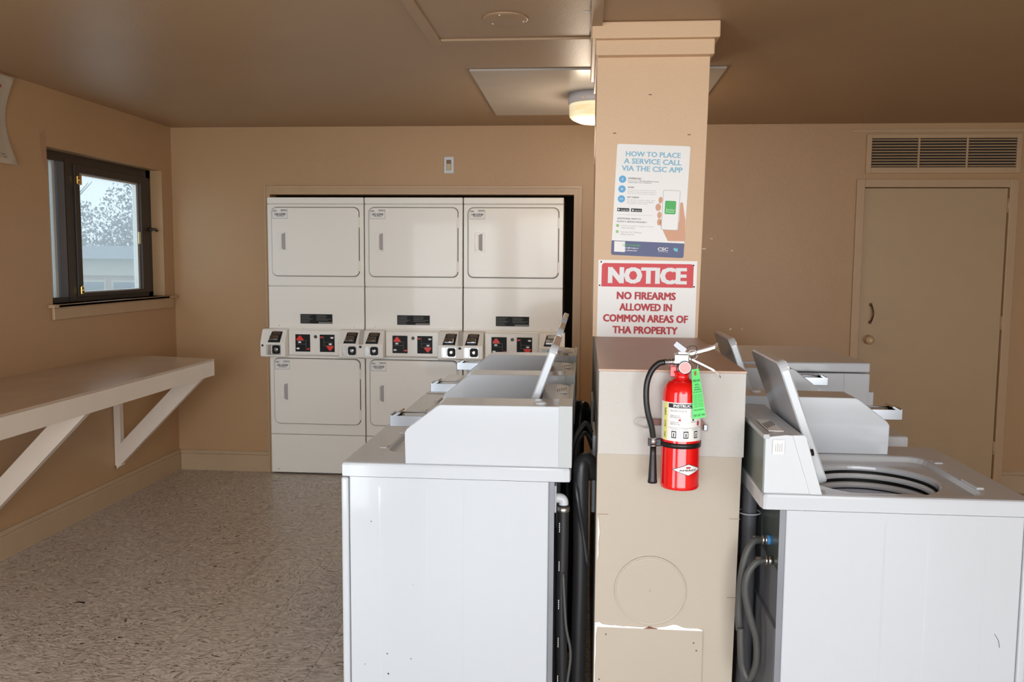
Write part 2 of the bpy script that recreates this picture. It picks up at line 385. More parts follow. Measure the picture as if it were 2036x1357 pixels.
# window_1 in the left wall
XF = XL-.082
w1 = MB()
w1.box(XF-.05, XF, WY0, WY0+.05, WZ0, WZ1).box(XF-.05, XF, 5.655, WY1, WZ0, WZ1).box(XF-.05, XF, WY0, WY1, WZ0, WZ0+.030).box(XF-.05, XF, WY0, WY1, 2.045, WZ1)
w1.box(XF-.06, XF+.004, 4.735, 4.815, WZ0, 2.07)
win = struct('window_1', w1, bronze)
sa = MB()
for y0, y1, z0, z1 in ((4.815, 4.865, WZ0+.025, 2.045), (5.560, 5.655, WZ0+.025, 2.045), (4.865, 5.560, WZ0+.025, 1.300), (4.865, 5.560, 1.998, 2.045)): sa.box(XF-.045, XF+.012, y0, y1, z0, z1, .002)
obj('sash', sa, bronze, win)
ge = MB()
for y0, y1, z0, z1 in ((4.865, 4.871, 1.300, 1.998), (5.525, 5.548, 1.300, 1.998), (4.871, 5.525, 1.300, 1.306), (4.871, 5.525, 1.988, 1.998)): ge.box(XF-.03, XF-.002, y0, y1, z0, z1)
obj('glazing_strip', ge, alu, win)
obj('pane', MB().box(XF-.026, XF-.020, 4.866, 5.545, 1.302, 1.996), win_glass, win)
obj('pane', MB().box(XF-.026, XF-.020, 4.50, 4.735, WZ0+.03, 2.045), win_glass, win)
for y in (4.575, 4.625): obj('sliding_track', MB().box(XF-.03, XF-.004, y, y+.022, WZ0+.03, 2.045), alu, win)
obj('sliding_track', MB().box(XF-.02, XF+.002, 4.66, 4.73, WZ0+.03, 2.045), mat('grey_seal', (96, 98, 104), .5), win)
for z in (1.955, 1.315): obj('latch', MB().box(XF+.012, XF+.026, 4.822, 4.848, z-.025, z+.025, .004).lathe([(.006, 0), (.006, .03)], (XF+.026, 4.835, z-.015), 10), brass, win)
obj('latch', MB().box(XF-.002, XF+.010, 4.866, 4.892, 1.93, 1.99, .003), brass, win)
obj('latch', MB().box(XF-.0, XF+.010, 5.525, 5.552, 1.60, 1.68, .003), mat('cream_latch', (206, 196, 160), .4), win)
obj('crank_handle', MB().tube([(XF+.01, 5.66, 1.70), (XF+.05, 5.665, 1.70), (XF+.055, 5.68, 1.69)], .008, 8).lathe([(.012, 0), (.012, .018)], (XF+.01, 5.66, 1.70), 12, 'x'), bronze, win)
obj('sill', MB().box(XF+.001, XL+.035, WY0+.001, WY1-.001, WZ0-.018, WZ0, .002).box(XL+.001, XL+.035, WY0-.045, 5.835, WZ0-.018, WZ0, .003), trim_paint, win)
obj('sill_apron', MB().box(XL+.001, XL+.018, WY0-.015, 5.80, WZ0-.084, WZ0-.018, .003), trim_paint, win)

# ---- partition (knee wall) and pillar
KX0, KX1, KY0, KY1, KZ = .0465, .441, 2.385, 4.40, 1.205
kw = struct('wall_partition', MB().loops([[(KX0-.004, KY0+.003, z), (x1, KY0+.003, z), (x1, KY1, z), (KX0-.004, KY1, z)] for z, x1 in ((.001, .428), (KZ-.235, .440))], cap_last=True, cap_first=True), base_paint)
obj('cap_box', MB().box(KX0-.003, KX1+.003, KY0-.004, KY1, KZ-.238, KZ-.004, .0015), box_paint, kw)
obj('cap_top', MB().box(KX0-.005, KX1+.005, KY0-.006, KY1+.002, KZ-.004, KZ+.002, .0015), boxtop_tint, kw)
for z in (.345, .80, .60): pass
obj('panel_joint', MB().box(KX0+.0, KX0+.03, KY0+.0018, KY0+.004, .7925, .794).box(KX1-.03, KX1, KY0+.0018, KY0+.004, .7905, .792).box(KX1-.03, KX1, KY0+.0018, KY0+.004, .564, .5655), mat('panel_joint_tan', (150, 132, 112), .8), kw)  # thin tan joint lines between the panels
pl = MB(); n = 64
cx, cz = .197, .576
def circ(r, y, n=64): return [(cx+r*math.cos(2*PI*k/n), y, cz+r*math.sin(2*PI*k/n)) for k in range(n)]
pl.loops([circ(.101, KY0+.003), circ(.1005, KY0-.0015), circ(.0975, KY0-.0022), circ(.0945, KY0-.0010), circ(.092, KY0-.0014)], cap_last=True)
obj('round_cover_plate', pl, base_paint, kw)
obj('screw', MB().lathe([(.003, 0), (.002, -.0012)], (cx, KY0-.0014, cz), 10, 'y'), base_paint, kw)
obj('lower_access_panel', MB().box(.0425, .347, KY0-.0025, KY0+.003, .02, .465, .001), base_paint, kw)
ch = MB(); pts = []
xs = [.043+i*.303/26 for i in range(27)]
top = [.018, .022, .012, .010, .008, .010, .007, .006, .008, .006, .006, .005, .006, .007, .006, .006, .009, .012, .018, .024, .022, .014, .010, .009, .010, .009, .004]
poly = [(x, .4645) for x in xs]+[(x, .4645+t*.62+.0015) for x, t in reversed(list(zip(xs, top)))]
ch.prism(poly, 'y', KY0-.0012, KY0+.003)
ch.prism([(.043, .27), (.0455, .30), (.0445, .35), (.047, .39), (.046, .44), (.050, .468), (.043, .473)], 'y', KY0-.004, KY0+.003)
ch.prism([(.047, .66), (.0505, .68), (.049, .71), (.0525, .74), (.050, .77), (.047, .79)], 'y', KY0-.0003, KY0+.004)
obj('chipped_plaster', ch, chip_white, kw)
obj('bare_wood_chip', MB().prism([(.18, .4655), (.195, .471), (.218, .468), (.221, .4655)], 'y', KY0-.0016, KY0+.002), chip_brown, kw)
for x, z in ((.075, .445), (.322, .43), (.058, .31), (.33, .408)): obj('nail_head', MB().lathe([(.0022, 0), (.0022, -.001)], (x, KY0-.0025, z), 8, 'y'), grime, kw)
# outlet boxes of the supply lines on the partition's left face
for y in (2.72, 3.42):
    bf = MB()
    for a in ((y, y+.24, .70, .712), (y, y+.24, .938, .95), (y, y+.012, .712, .938), (y+.228, y+.24, .712, .938)): bf.box(KX0-.014, KX0-.004, *a, .001)
    ob = obj('supply_box', bf, plastic_white, kw); obj('box_recess', MB().box(KX0-.006, KX0-.0035, y+.012, y+.228, .712, .938), black_dull, ob)
# pillar
PX0, PX1, PY0, PY1 = .034, .450, 3.43, 4.12
p = thing('support_pillar', ((PX0+PX1)/2, 3.8, KZ), 'square tan painted pillar with a stepped capital carrying two signs', 'pillar')
lx = (PX0+PX1)/2
sh = MB().loops([[(PX0-lx, PY0-3.8, .002), (.446-lx, PY0-3.8, .002), (.446-lx, PY1-3.8, .002), (PX0-lx, PY1-3.8, .002)],
                 [(PX0+.002-lx, PY0-3.8, HC-KZ-.001), (.467-lx, PY0-3.8, HC-KZ-.001), (.467-lx, PY1-3.8, HC-KZ-.001), (PX0+.002-lx, PY1-3.8, HC-KZ-.001)]], cap_last=True, cap_first=True)
obj('shaft', sh, pillar_paint, p)
obj('capital_moulding', MB().box(.028-lx, .476-lx, 3.388-3.8, 4.15-3.8, 2.288-KZ, 2.346-KZ, .004), pillar_paint, p)
obj('capital_moulding', MB().box(.012-lx, .493-lx, 3.37-3.8, 4.165-3.8, 2.346-KZ, HC-KZ-.001, .005), pillar_paint, p)
for x, z in ((.241, 2.148), (.107, 2.002), (.393, 1.995)): obj('nail_hole', MB().box(x-.006-lx, x+.006-lx, PY0-3.8-.0008, PY0-3.8+.001, z-.002-KZ, z+.001-KZ), grime, p)

# ================================================================ WASHERS
def polar_rrect(cx, cy, x0, x1, y0, y1, r, angs):
    """points of a rounded rectangle hit by rays from (cx, cy)"""
    out = []
    poly = rrect(x0, x1, y0, y1, r, 10); n = len(poly)
    for a in angs:
        dx, dy = math.cos(a), math.sin(a); best = None
        for i in range(n):
            p, q_ = poly[i], poly[(i+1) % n]; ex, ey = q_[0]-p[0], q_[1]-p[1]
            det = dx*(-ey)+dy*ex
            if abs(det) < 1e-12: continue
            bx_, by_ = p[0]-cx, p[1]-cy
            t = (bx_*(-ey)+by_*ex)/det; s_ = (dx*by_-dy*bx_)/det
            if t > 0 and -1e-6 <= s_ <= 1+1e-6 and (best is None or t < best): best = t
        out.append((cx+dx*best, cy+dy*best))
    return out
MW, MD, HT = .635, .665, .919
CX, CY = -.350, .375
def make_washer():
    t = thing('washing_machine', (0, 0, 0), 'x', 'washing machine')
    cab = obj('cabinet', MB().loops([[(q[0], q[1], z) for q in rrect(-.641, -.062, .002, MW-.002, .004, 3)] for z in (.022, .877)], cap_first=True), enamel, t)
    for y, s in ((.002, -1), (MW-.002, 1)):
        e = MB()
        for x0, x1 in ((-.555, -.41), (-.31, -.165)):
            pts = [(x0+.010, y), (x1-.010, y), (x1, y)]
            for a in (((x0, .10), (x1, .10), (x1, .852), (x0, .852)),):
                o_ = [(q[0], y, q[1]) for q in a]
                i_ = [(x0+.006, y+s*.00025, .106), (x1-.006, y+s*.00025, .106), (x1-.006, y+s*.00025, .846), (x0+.006, y+s*.00025, .846)]
                e.loops([o_, i_], cap_last=True)
        obj('side_embossing', e, enamel, cab)
    obj('front_panel', MB().box(-.665, -.643, .0, MW, .03, .875, .006), enamel, t)
    obj('back_panel', MB().box(-.0625, -.0605, .006, MW-.006, .03, .874).box(-.060, -.046, MW-.0045, MW-.002, .022, .877).box(-.060, -.046, .002, .0045, .022, .877).box(-.060, -.050, .03, .60, .03, .55), galv_dark, t)
    for x in (-.60, -.10):
        for y in (.06, MW-.06): obj('foot', MB().lathe([(.022, 0.0), (.024, .008), (.010, .012), (.010, .023)], (x, y, .001), 14), black, t)
    # top deck with recess and tub opening
    angs = sorted([2*PI*k/96 for k in range(96)]+[math.atan2(y-CY, x-CX) % (2*PI) for x in (-MD, 0) for y in (0, MW)])
    def Lp(x0, x1, y0, y1, r, z): return [(q[0], q[1], z) for q in polar_rrect(CX, CY, x0, x1, y0, y1, r, angs)]
    def Cp(r, z): return [(CX+r*math.cos(a), CY+r*math.sin(a), z) for a in angs]
    dk = MB()
    e = .0
    dk.loops([Cp(.20, .8785), Lp(-MD, 0, 0, MW, .012, .8785), Lp(-MD, 0, 0, MW, .012, .911), Lp(-MD+.002, -.002, .002, MW-.002, .012, .9165), Lp(-MD+.007, -.007, .007, MW-.007, .010, HT),
              Lp(-.575, -.150, .150, .600, .05, HT), Lp(-.568, -.156, .156, .594, .05, .9165), Lp(-.560, -.160, .164, .586, .05, .905), Lp(-.553, -.166, .170, .580, .05, .902),
              Lp(-.535, -.170, .178, .572, .12, .901), Cp(.180, .900), Cp(.174, .896), Cp(.1725, .889), Cp(.1735, .884)], smooth=False)
    d = obj('top_deck', dk, enamel, t)
    # corner latch pockets on the deck by the front of the opening
    obj('lid_bumper', MB().box(-.588, -.568, .43, .53, HT-.004, HT+.0045, .004), enamel, d)
    obj('lid_bumper', MB().box(-.60, -.575, .20, .24, HT-.004, HT+.003, .003), enamel, d)
    obj('tub_seal', MB().lathe([(.176, .884), (.176, .80)], (CX, CY, 0), 64, cap=False), black, t)
    obj('tub_ring', MB().lathe([(.1725, .870), (.1715, .8755), (.165, .877), (.161, .875), (.159, .8655), (.161, .8625)], (CX, CY, 0), 64, cap=False), plastic_white, t)
    obj('basket_rim', MB().lathe([(.168, .851), (.158, .851), (.154, .848), (.153, .837), (.156, .835)], (CX, CY, 0), 64, cap=False), plastic_white, t)
    obj('basket', MB().lathe([(.160, .831), (.153, .831), (.150, .828), (.149, .47), (.13, .455), (.03, .45)], (CX, CY, 0), 64, cap=False), basket_m, t)
    obj('agitator', MB().lathe([(.11, .455), (.07, .50), (.040, .56), (.032, .72), (.028, .76), (.0, .77)], (CX, CY, 0), 32), basket_m, t)
    # meter case (coin box side)
    ca = obj('meter_case', MB().prism([(-.002, HT+.0005), (-.476, HT+.0005), (-.478, 1.010), (-.470, 1.022), (-.385, 1.088), (-.375, 1.093), (-.002, 1.095)], 'y', .002, .138, .0025), enamel, t)
    obj('end_cap', MB().box(-.036, .002, -.0005, .1385, HT+.001, 1.0965, .001), plastic_grey, ca)
    obj('lock_cap', MB().lathe([(.018, 0), (.018, .002), (.012, .006), (.002, .007)], (-.09, .05, 1.094), 20), plastic_white, ca)
    obj('service_door', MB().box(-.4790, -.4775, .02, .12, .925, 1.0), enamel, ca)
    sl = MB()
    sl.box(-.527, -.40, .030, .102, 1.022, 1.030, .001)
    sl.box(-.527, -.522, .030, .102, 1.022, 1.056, .001)
    sl.box(-.527, -.40, .030, .036, 1.022, 1.054, .001).box(-.527, -.40, .096, .102, 1.022, 1.054, .001)
    sl.box(-.50, -.40, .040, .092, 1.046, 1.052, .001)
    sl.prism([(-.522, 1.052), (-.500, 1.064), (-.496, 1.060), (-.518, 1.046)], 'y', .030, .102)
    obj('coin_slide', sl, chrome, ca)
    # control console across the back
    co = obj('console', MB().prism([(-.004, HT+.0005), (-.148, HT+.0005), (-.112, 1.045), (-.103, 1.055), (-.103, 1.062), (-.10, 1.068), (-.055, 1.070), (-.004, 1.064)], 'y', .1385, MW-.004, .002), plastic_white, t)
    obj('front_fascia', MB().prism([(-.1485, HT+.001), (-.118, HT+.001), (-.070, 1.0705), (-.100, 1.0712), (-.1055, 1.064), (-.1075, 1.050)], 'y', MW-.006, MW-.001, .001), plastic_white, co)
    obj('rear_cover', MB().box(-.004, -.001, .145, MW-.008, HT+.004, 1.06), galv, co)
    obj('rear_cover_lip', MB().box(-.014, .001, .14, MW-.002, 1.060, 1.0715, .001), plastic_grey, co)
    obj('control_knob', MB().tube([(-.118, MW-.05, 1.015), (-.135, MW-.05, 1.018)], .009, 14), black, co)
    st = MB(); st.box(-.060, -.022, .42, .58, 1.0692, 1.0712)
    obj('sticker', st, sign_white, co)
    for k in range(5): obj('sticker_print', MB().box(-.056+.007*k, -.053+.007*k, .44+.01*k, .50+.012*k, 1.0712, 1.0716), black_print, co)
    obj('sticker', MB().box(-.050, -.022, MW-.0010, MW-.0002, 1.022, 1.058), sign_white, co)
    for k in range(4): obj('sticker_print', MB().box(-.045+.005*k, -.0435+.005*k, MW-.0002, MW+.0002, 1.028, 1.050-.003*(k % 2)), grey_print, co)
    # open lid leaning back over the console
    lid = MB(); y0, y1 = .190, .565; Ln = .345
    ring = rrect(0, Ln, y0, y1, .035, 6, (1, 1, 1, 1))
    def LL(ins, h): 
        return [(min(max(q[0], ins), Ln-ins), min(max(q[1], y0+ins), y1-ins), h) for q in ring]
    lid.loops([LL(.004, -.012), LL(0, -.009), LL(0, .008), LL(.004, .012)], cap_last=True, cap_first=True)
    lo = obj('lid', lid, enamel, t); 
    lo.location = (-.172, 0, .925); lo.rotation_euler = (0, -math.radians(70.0), 0)
    for y in (.21, .545): obj('hinge_pin', MB().lathe([(.004, 0), (.004, .016)], (.03, y-.008, 0), 8, 'y'), black, lo)
    return t
PROTO = make_washer()
WG = 'top-loading coin washers backed against the partition'
def place_washer(t, x, y, z, rz, label): t.location = (x, y, z); t.rotation_euler = (0, 0, rz); tag(t, label, None, WG)
washers = []
for i, (x, y, z, rz, lab) in enumerate([
    (-.031, 2.400, 0, 0, 'white coin washer nearest the camera in the left row, its full side panel facing us'),
    (-.031, 3.068, 0, 0, 'middle white coin washer of the left row, between the nearest and the farthest one'),
    (-.031, 3.722, 0, 0, 'farthest white coin washer of the left row, closest to the dryers'),
    (.457, 2.822, 0, PI, 'white coin washer nearest the camera right of the pillar, tub opening in view'),
    (.478, 3.720, -.020, PI, 'second white coin washer right of the pillar, behind the one with its tub in view')]):
    t = PROTO if i == 0 else copy_tree(PROTO)
    place_washer(t, x, y, z, rz, lab); washers.append(t)

for x, z, rr_ in ((-.577, .746, .0016), (-.532, .348, .0022), (-.461, .336, .0018), (-.529, .287, .0028), (-.599, .313, .0014), (-.454, .561, .001)):
    obj('scuff_mark', MB().lathe([(rr_, .0016), (rr_, .0010)], (x, 0, z), 8, 'y'), grime, washers[0])
obj('scratch_mark', MB().tube([(-.585, MW-.0015, .575), (-.595, MW-.0012, .558), (-.599, MW-.0012, .540)], .0006, 6), grime, washers[3])
# third machine on the right: taller flat-topped unit
fx = 1.215
t = thing('coin_laundry_machine', (fx, 3.76, 0), 'tall flat-topped white laundry machine at the far end of the right row', 'laundry machine')
obj('cabinet', MB().box(-.72, 0, 0, .74, .02, 1.036, .005), enamel, t)
obj('top', MB().box(-.735, .002, -.003, .743, 1.040, 1.081, .006), enamel, t)
obj('side_trim_strip', MB().box(-.003, .0015, -.0015, .741, .03, 1.034, .001), enamel, t)
obj('side_front_panel', MB().box(-.1035, -.003, -.002, .0, .03, 1.034, .001), enamel, t)
obj('side_rear_panel', MB().box(-.70, -.1065, -.002, .0, .03, 1.034, .001), enamel, t)
dd = obj('door', MB().box(.0015, .030, .02, .72, .32, .955, .006), enamel, t)
obj('door_handle', MB().box(.030, .045, .08, .12, .55, .75, .004), plastic_grey, dd)
obj('rear_console', MB().box(-.735, -.62, -.003, .743, 1.081, 1.085, .001), enamel, t)
for x in (-.66, -.06):
    for y in (.06, .68): obj('foot', MB().lathe([(.022, 0.0), (.010, .012), (.010, .022)], (x, y, .001), 14), black, t)

# ================================================================ DRYER STACKS
SW = .6795; YD = B-.055
def make_dryer():
    t = thing('stacked_dryer', (0, 0, 0), 'x', 'dryer')
    w = SW-.007
    obj('cabinet', MB().box(.002, w-.002, .02, .70, .012, 1.89), enamel_warm, t)
    obj('toe_panel', MB().box(0, w, 0, .02, .012, .282, .003), enamel_warm, t)
    for x in (.05, w-.05): obj('screw', MB().lathe([(.005, 0), (.004, -.002)], (x, 0, .035), 10, 'y'), steel, t)
    def hole_panel(name, z0, z1, dz0, dz1):
        obj(name, MB().box(0, w, 0, .02, z0, z1, .003), enamel_warm, t)
        gz = obj('door_gasket', MB().prism(rrect(.0280, .6440, dz0-.004, dz1+.004, .039), 'y', -.0015, 0), mat('dark_gasket', (58, 52, 46), .8), t)  # dark gasket that outlines the door
        d = MB(); R0 = rrect(.032, .640, dz0, dz1, .036)
        d.loops([[(q[0], 0, q[1]) for q in R0], [(q[0], -.010, q[1]) for q in R0],
                 [(q[0]+(.005 if q[0] < .3 else -.005)*1, -.014, q[1]+(.005 if q[1] < (dz0+dz1)/2 else -.005)) for q in R0]], cap_last=True)
        d = obj('door', d, enamel_warm, t)
        hx0, hx1, hz = .075, .146, dz1-.231
        h = MB(); R1 = rrect(hx0, hx1, hz-.066, hz+.066, .006)
        h.loops([[(q[0], -.0135, q[1]) for q in R1], [(q[0]*.96+.0044, -.0165, hz+(q[1]-hz)*.97) for q in R1]], cap_last=True)
        hd = obj('door_handle', h, enamel_warm, d)
        obj('finger_recess', MB().prism([(.104, hz-.045), (.110, hz-.054), (.130, hz-.058), (.130, hz+.058), (.110, hz+.054), (.104, hz+.045)], 'y', -.0178, -.0150), mat('recess_grey', (168, 160, 160), .5), hd)
        obj('handle_grip', MB().prism([(.084, hz-.055), (.099, hz-.050), (.101, hz), (.099, hz+.050), (.084, hz+.055), (.081, hz)], 'y', -.024, -.016, .002), enamel_warm, hd)
        for z in (dz1-.10, dz0+.07): obj('hinge', MB().box(.636, .6455, -.011, -.001, z-.035, z+.035, .001), enamel_warm, d)
        return d
    up_ = hole_panel('upper_front', 1.325, 1.881, 1.393, 1.859)
    obj('top_panel', MB().box(0, w, -.002, .70, 1.886, 1.928, .004), enamel_warm, t)
    obj('middle_panel', MB().box(0, w, .0, .02, 1.036, 1.320, .003), enamel_warm, t)
    obj('bottom_ledge', MB().box(0, w, -.006, .01, 1.030, 1.040, .002), enamel_warm, t)
    low = hole_panel('lower_front', .286, .84, .362, .819)
    # warning sticker
    s = obj('warning_sticker', MB().box(.222, .448, -.0012, 0, 1.064, 1.130), black_gloss, t)
    sp = MB()
    for k in range(7):
        z = 1.122-k*.0082
        for x0, x1 in ((.228, .228+random.uniform(.05, .085)), (.335, .335+random.uniform(.06, .105))):
            if k > 4 and x0 > .3: continue
            sp.box(x0, x1, -.0016, -.0012, z-.0022, z)
    sp.box(.35, .446, -.0016, -.0012, 1.066, 1.076)
    obj('sticker_print', sp, mat('sticker_grey_print', (120, 120, 116), .5), s)
    # control strip
    cp = obj('control_panel', MB().box(.148, .518, -.035, .0, .848, 1.022, .006).box(0, w, -.012, 0, .842, 1.030, .003), enamel_warm, t)
    def display(x0, flip):
        dpl = obj('instruction_display', MB().box(x0, x0+.104, -.0362, -.035, .872, .992), black_gloss, cp)
        y0, y1 = -.0370, -.0362
        m = MB()
        def X(a): return x0+(.104-a if flip else a)
        def Z(a): return (1.864-a if flip else a)
        def P(m, pts):
            m.prism([(X(a), Z(b)) for a, b in pts], 'y', y0, y1); return m
        obj('red_arrow', P(MB(), [(.008, .950), (.058, .950), (.056, .958), (.036, .983), (.028, .983), (.008, .958)]), red_lamp, dpl)
        obj('red_mark', P(MB(), [(.082, .886), (.100, .886), (.100, .896), (.082, .896)]), red_lamp, dpl)
        bt = MB()
        for a, b in ((.030, .938), (.018, .894)): P(bt, [(a-.009, b-.006), (a+.009, b-.006), (a+.012, b+.002), (a, b+.007), (a-.012, b+.002)])
        obj('white_button', bt, white_print, dpl)
        ln = MB()
        for a0, a1, b0, b1 in ((.010, .076, .948, .949), (.010, .076, .924, .925), (.075, .076, .88, .949)): P(ln, [(a0, b0), (a1, b0), (a1, b1), (a0, b1)])
        obj('outline_print', ln, grey_print, dpl)
    display(.196, False); display(.368, True)
    obj('lock', MB().lathe([(.0115, 0), (.0115, -.003), (.008, -.004), (.004, -.002)], (.338, -.035, .976), 18, 'y'), mat('dark_lock', (70, 68, 64), .3, metal=.8), cp)
    def coinbox(x0, x1, lockx, sgn):
        prof = [(0, .838), (-.094, .838), (-.104, .845), (-.104, .935), (-.060, 1.022), (-.050, 1.028), (0, 1.028)]
        cb = MB(); cb.prism([(p_[0], p_[1]) for p_ in prof], 'x', x0, x1, .003)
        c = obj('coin_box', cb, enamel_warm, t)
        mx = (x0+x1)/2 + sgn*.010
        # upper slide housing on the sloped face
        def sl(a, h):  # a: 0..1 along slope from bottom, h: outward
            by_, bz_ = -.104, .935; ty, tz = -.060, 1.022; L_ = math.hypot(ty-by_, tz-bz_); ny, nz = -(tz-bz_)/L_, (ty-by_)/L_
            return (by_+(ty-by_)*a+ny*h, bz_+(tz-bz_)*a+nz*h)
        bk = MB(); x_0, x_1 = mx-.045, mx+.050
        q4 = [(x_0, *sl(.05, .001)), (x_1-.010, *sl(.05, .001)), (x_1, *sl(.88, .001)), (x_0+.020, *sl(.88, .001))]
        q5 = [(a[0], a[1]-.0012, a[2]) for a in q4]
        bk.loops([q4, q5], cap_last=True, cap_first=True)
        obj('slot_recess', bk, mat('dark_steel', (44, 42, 42), .35, metal=.5), c)
        sd = MB()
        a, b_ = sl(.15, .001), sl(.15, .022); d_, e_ = sl(.62, .001), sl(.50, .020)
        sd.prism([a, b_, e_, d_], 'x', mx-.030, mx+.030, .002)
        a, b_ = sl(.60, .002), sl(.60, .008); d_, e_ = sl(.84, .002), sl(.84, .008)
        sd.prism([a, b_, e_, d_], 'x', mx-.018, mx+.040)
        obj('coin_slide', sd, chrome, c)
        obj('coin_stop', MB().prism([sl(.2, .022), sl(.2, .030), sl(.46, .026), sl(.42, .020)], 'x', mx-.002, mx+.020, .002), chrome, c)
        # coin return / vault front
        v = MB(); R = (mx-.052, mx+.048)
        v.box(R[0], R[1], -.1060, -.103, .854, .924, .001).box(R[0], R[0]+.006, -.110, -.1055, .854, .924, .001).box(mx-.022, mx-.016, -.110, -.1055, .860, .920, .001)
        obj('vault_plate', v, steel, c)
        obj('vault_lock', MB().prism(rrect(mx-.010, mx+.044, .862, .920, .014), 'y', -.113, -.1055), black_gloss, c)
        obj('vault_knob', MB().lathe([(.016, 0), (.015, -.004), (.008, -.006), (.004, -.005)], (mx+.017, -.113, .891), 18, 'y'), chrome, c)
        obj('key_lock', MB().lathe([(.008, 0), (.008, -.003), (.005, -.003), (.003, -.001)], (lockx, -.104, .918), 14, 'y'), mat('dark_lock', (70, 68, 64), .3), c)
        letters([('PRICE', mx-.012, mx+.035, 1.008, 1.016, -.0688)], black_print, c)
    coinbox(-.028, .146, -.012, 1); coinbox(.520, .6925, .672, -1)
    for x in (.07, .60): obj('screw', MB().lathe([(.004, 0), (.003, -.003)], (x, 0, 1.048), 8, 'y'), steel, t)
    return t
DP = make_dryer()
codes = [('144-GXW', '145-GXW'), ('142-GXW', '143-GXW'), ('140-GXW', '141-GXW')]
labs = ['leftmost stacked dryer against the tan wall, coin-operated', 'middle stacked dryer of the three in the alcove', 'rightmost stacked dryer, next to the dark gap at the door casing']
for i in range(3):
    d = DP if i == 0 else copy_tree(DP)
    d.location = (-2.178+SW*i, YD, 0); tag(d, labs[i], None, 'stacked coin dryers in the back alcove')
    for ch_ in list(d.children):
        if ch_.type == 'MESH' and ch_.data.name.startswith('coin_box') and i == 0: pass
dryers = [o_ for o_ in C.objects if o_.name.startswith('stacked_dryer')]
for d, cc in zip(sorted(dryers, key=lambda a: a.location.x), codes):
    drs = sorted([c_ for c_ in d.children if c_.name.split('.')[0] == 'door'], key=lambda c_: -max(v.co.z for v in c_.data.vertices))
    for dd_, code, zt in zip(drs, cc, (1.845, .805)):
        lb = obj('number_label', MB().box(.042, .146, -.0150, -.0135, zt-.062, zt), sign_white, dd_)
        # text is a part of the label plate's door
        items = [(code, .056, .134, zt-.040, zt-.024, -.0153), ('CSC', .046, .072, zt-.015, zt-.004, -.0153), ('SERVICE', .100, .142, zt-.011, zt-.005, -.0153), ('WWW.CSCSW.COM', .066, .122, zt-.048, zt-.042, -.0153)]
        L_ = letters(items, black_print, dd_, bold=.04)
        obj('label_border', MB().box(.042, .146, -.0153, -.0150, zt-.062, zt-.0595).box(.042, .0438, -.0153, -.015, zt-.06, zt).box(.1442, .146, -.0153, -.015, zt-.06, zt).box(.100, .146, -.0153, -.015, zt-.0035, zt), grey_print, dd_)

# ================================================================ FOLDING BENCH
bt = thing('folding_counter', (XL, 3.5, .8), 'long tan wall-mounted folding counter under the left window, held by diagonal braces', 'counter')
def bl(x, y, z): return (x-XL, y-3.5, z-.8)
BZ = .905
def plan(z, inset=0): return [bl(XL+.002, 1.7, z), bl(-2.214-inset, 1.7, z), bl(-2.214-inset, 4.985-inset, z), bl(XL+.002, 5.13-inset, z)]
tp = MB().loops([plan(BZ-.012, .002), plan(BZ)], cap_last=True, cap_first=True); obj('counter_top', tp, benchtop_paint, bt)
obj('counter_core', MB().loops([plan(BZ-.090, .022), plan(BZ-.012, .022)], cap_last=True, cap_first=True), bench_paint, bt)
obj('front_apron', MB().box(-2.236-XL, -2.216-XL, 1.7-3.5, 4.982-3.5, BZ-.100-.8, BZ-.0125-.8, .0015), bench_paint, bt)
obj('end_apron', MB().loops([[bl(-2.236, 4.965, z), bl(-2.216, 4.984, z), bl(XL+.002, 5.128, z), bl(XL+.002, 5.108, z)] for z in (BZ-.100, BZ-.0125)], cap_last=True, cap_first=True), bench_paint, bt)
def beam(p0, p1, h, w):
    p0, p1 = Vector(p0), Vector(p1); d = (p1-p0).normalized(); sd = Vector((-d.y, d.x, 0)).normalized()*w/2; u = d.cross(sd).normalized()*h/2
    if u.z < 0: u = -u
    m = MB(); m.loops([[p+sd+u, p-sd+u, p-sd-u, p+sd-u] for p in (p0, p1)], cap_last=True, cap_first=True); return m
for yb, yt in ((5.03, 4.915), (3.80, 3.72), (2.55, 2.50)):
    def by_(x): return yb+(yt-yb)*(x-XL)/(-2.24-XL)
    zl0, zl1, x0_, x1_ = .205, BZ-.095, XL+.012, -2.240
    dx_, dz_ = x1_-x0_, zl1-zl0; ln_ = math.hypot(dx_, dz_); ox_, oz_ = -dz_/ln_*.095, dx_/ln_*.095
    P_ = [(x0_, zl0), (x1_, zl1), (x1_+ox_-oz_*dx_/dz_, zl1), (x0_, zl0+oz_-ox_*dz_/dx_)]
    obj('diagonal_brace', MB().loops([[bl(x_, by_(x_)+q_, z_) for x_, z_ in P_] for q_ in (-.02, .02)], cap_last=True, cap_first=True), bench_paint, bt)
    obj('wall_leg', MB().box(.002, .042, yb-.022-3.5, yb+.022-3.5, .225-.8, BZ-.092-.8, .002), bench_paint, bt)

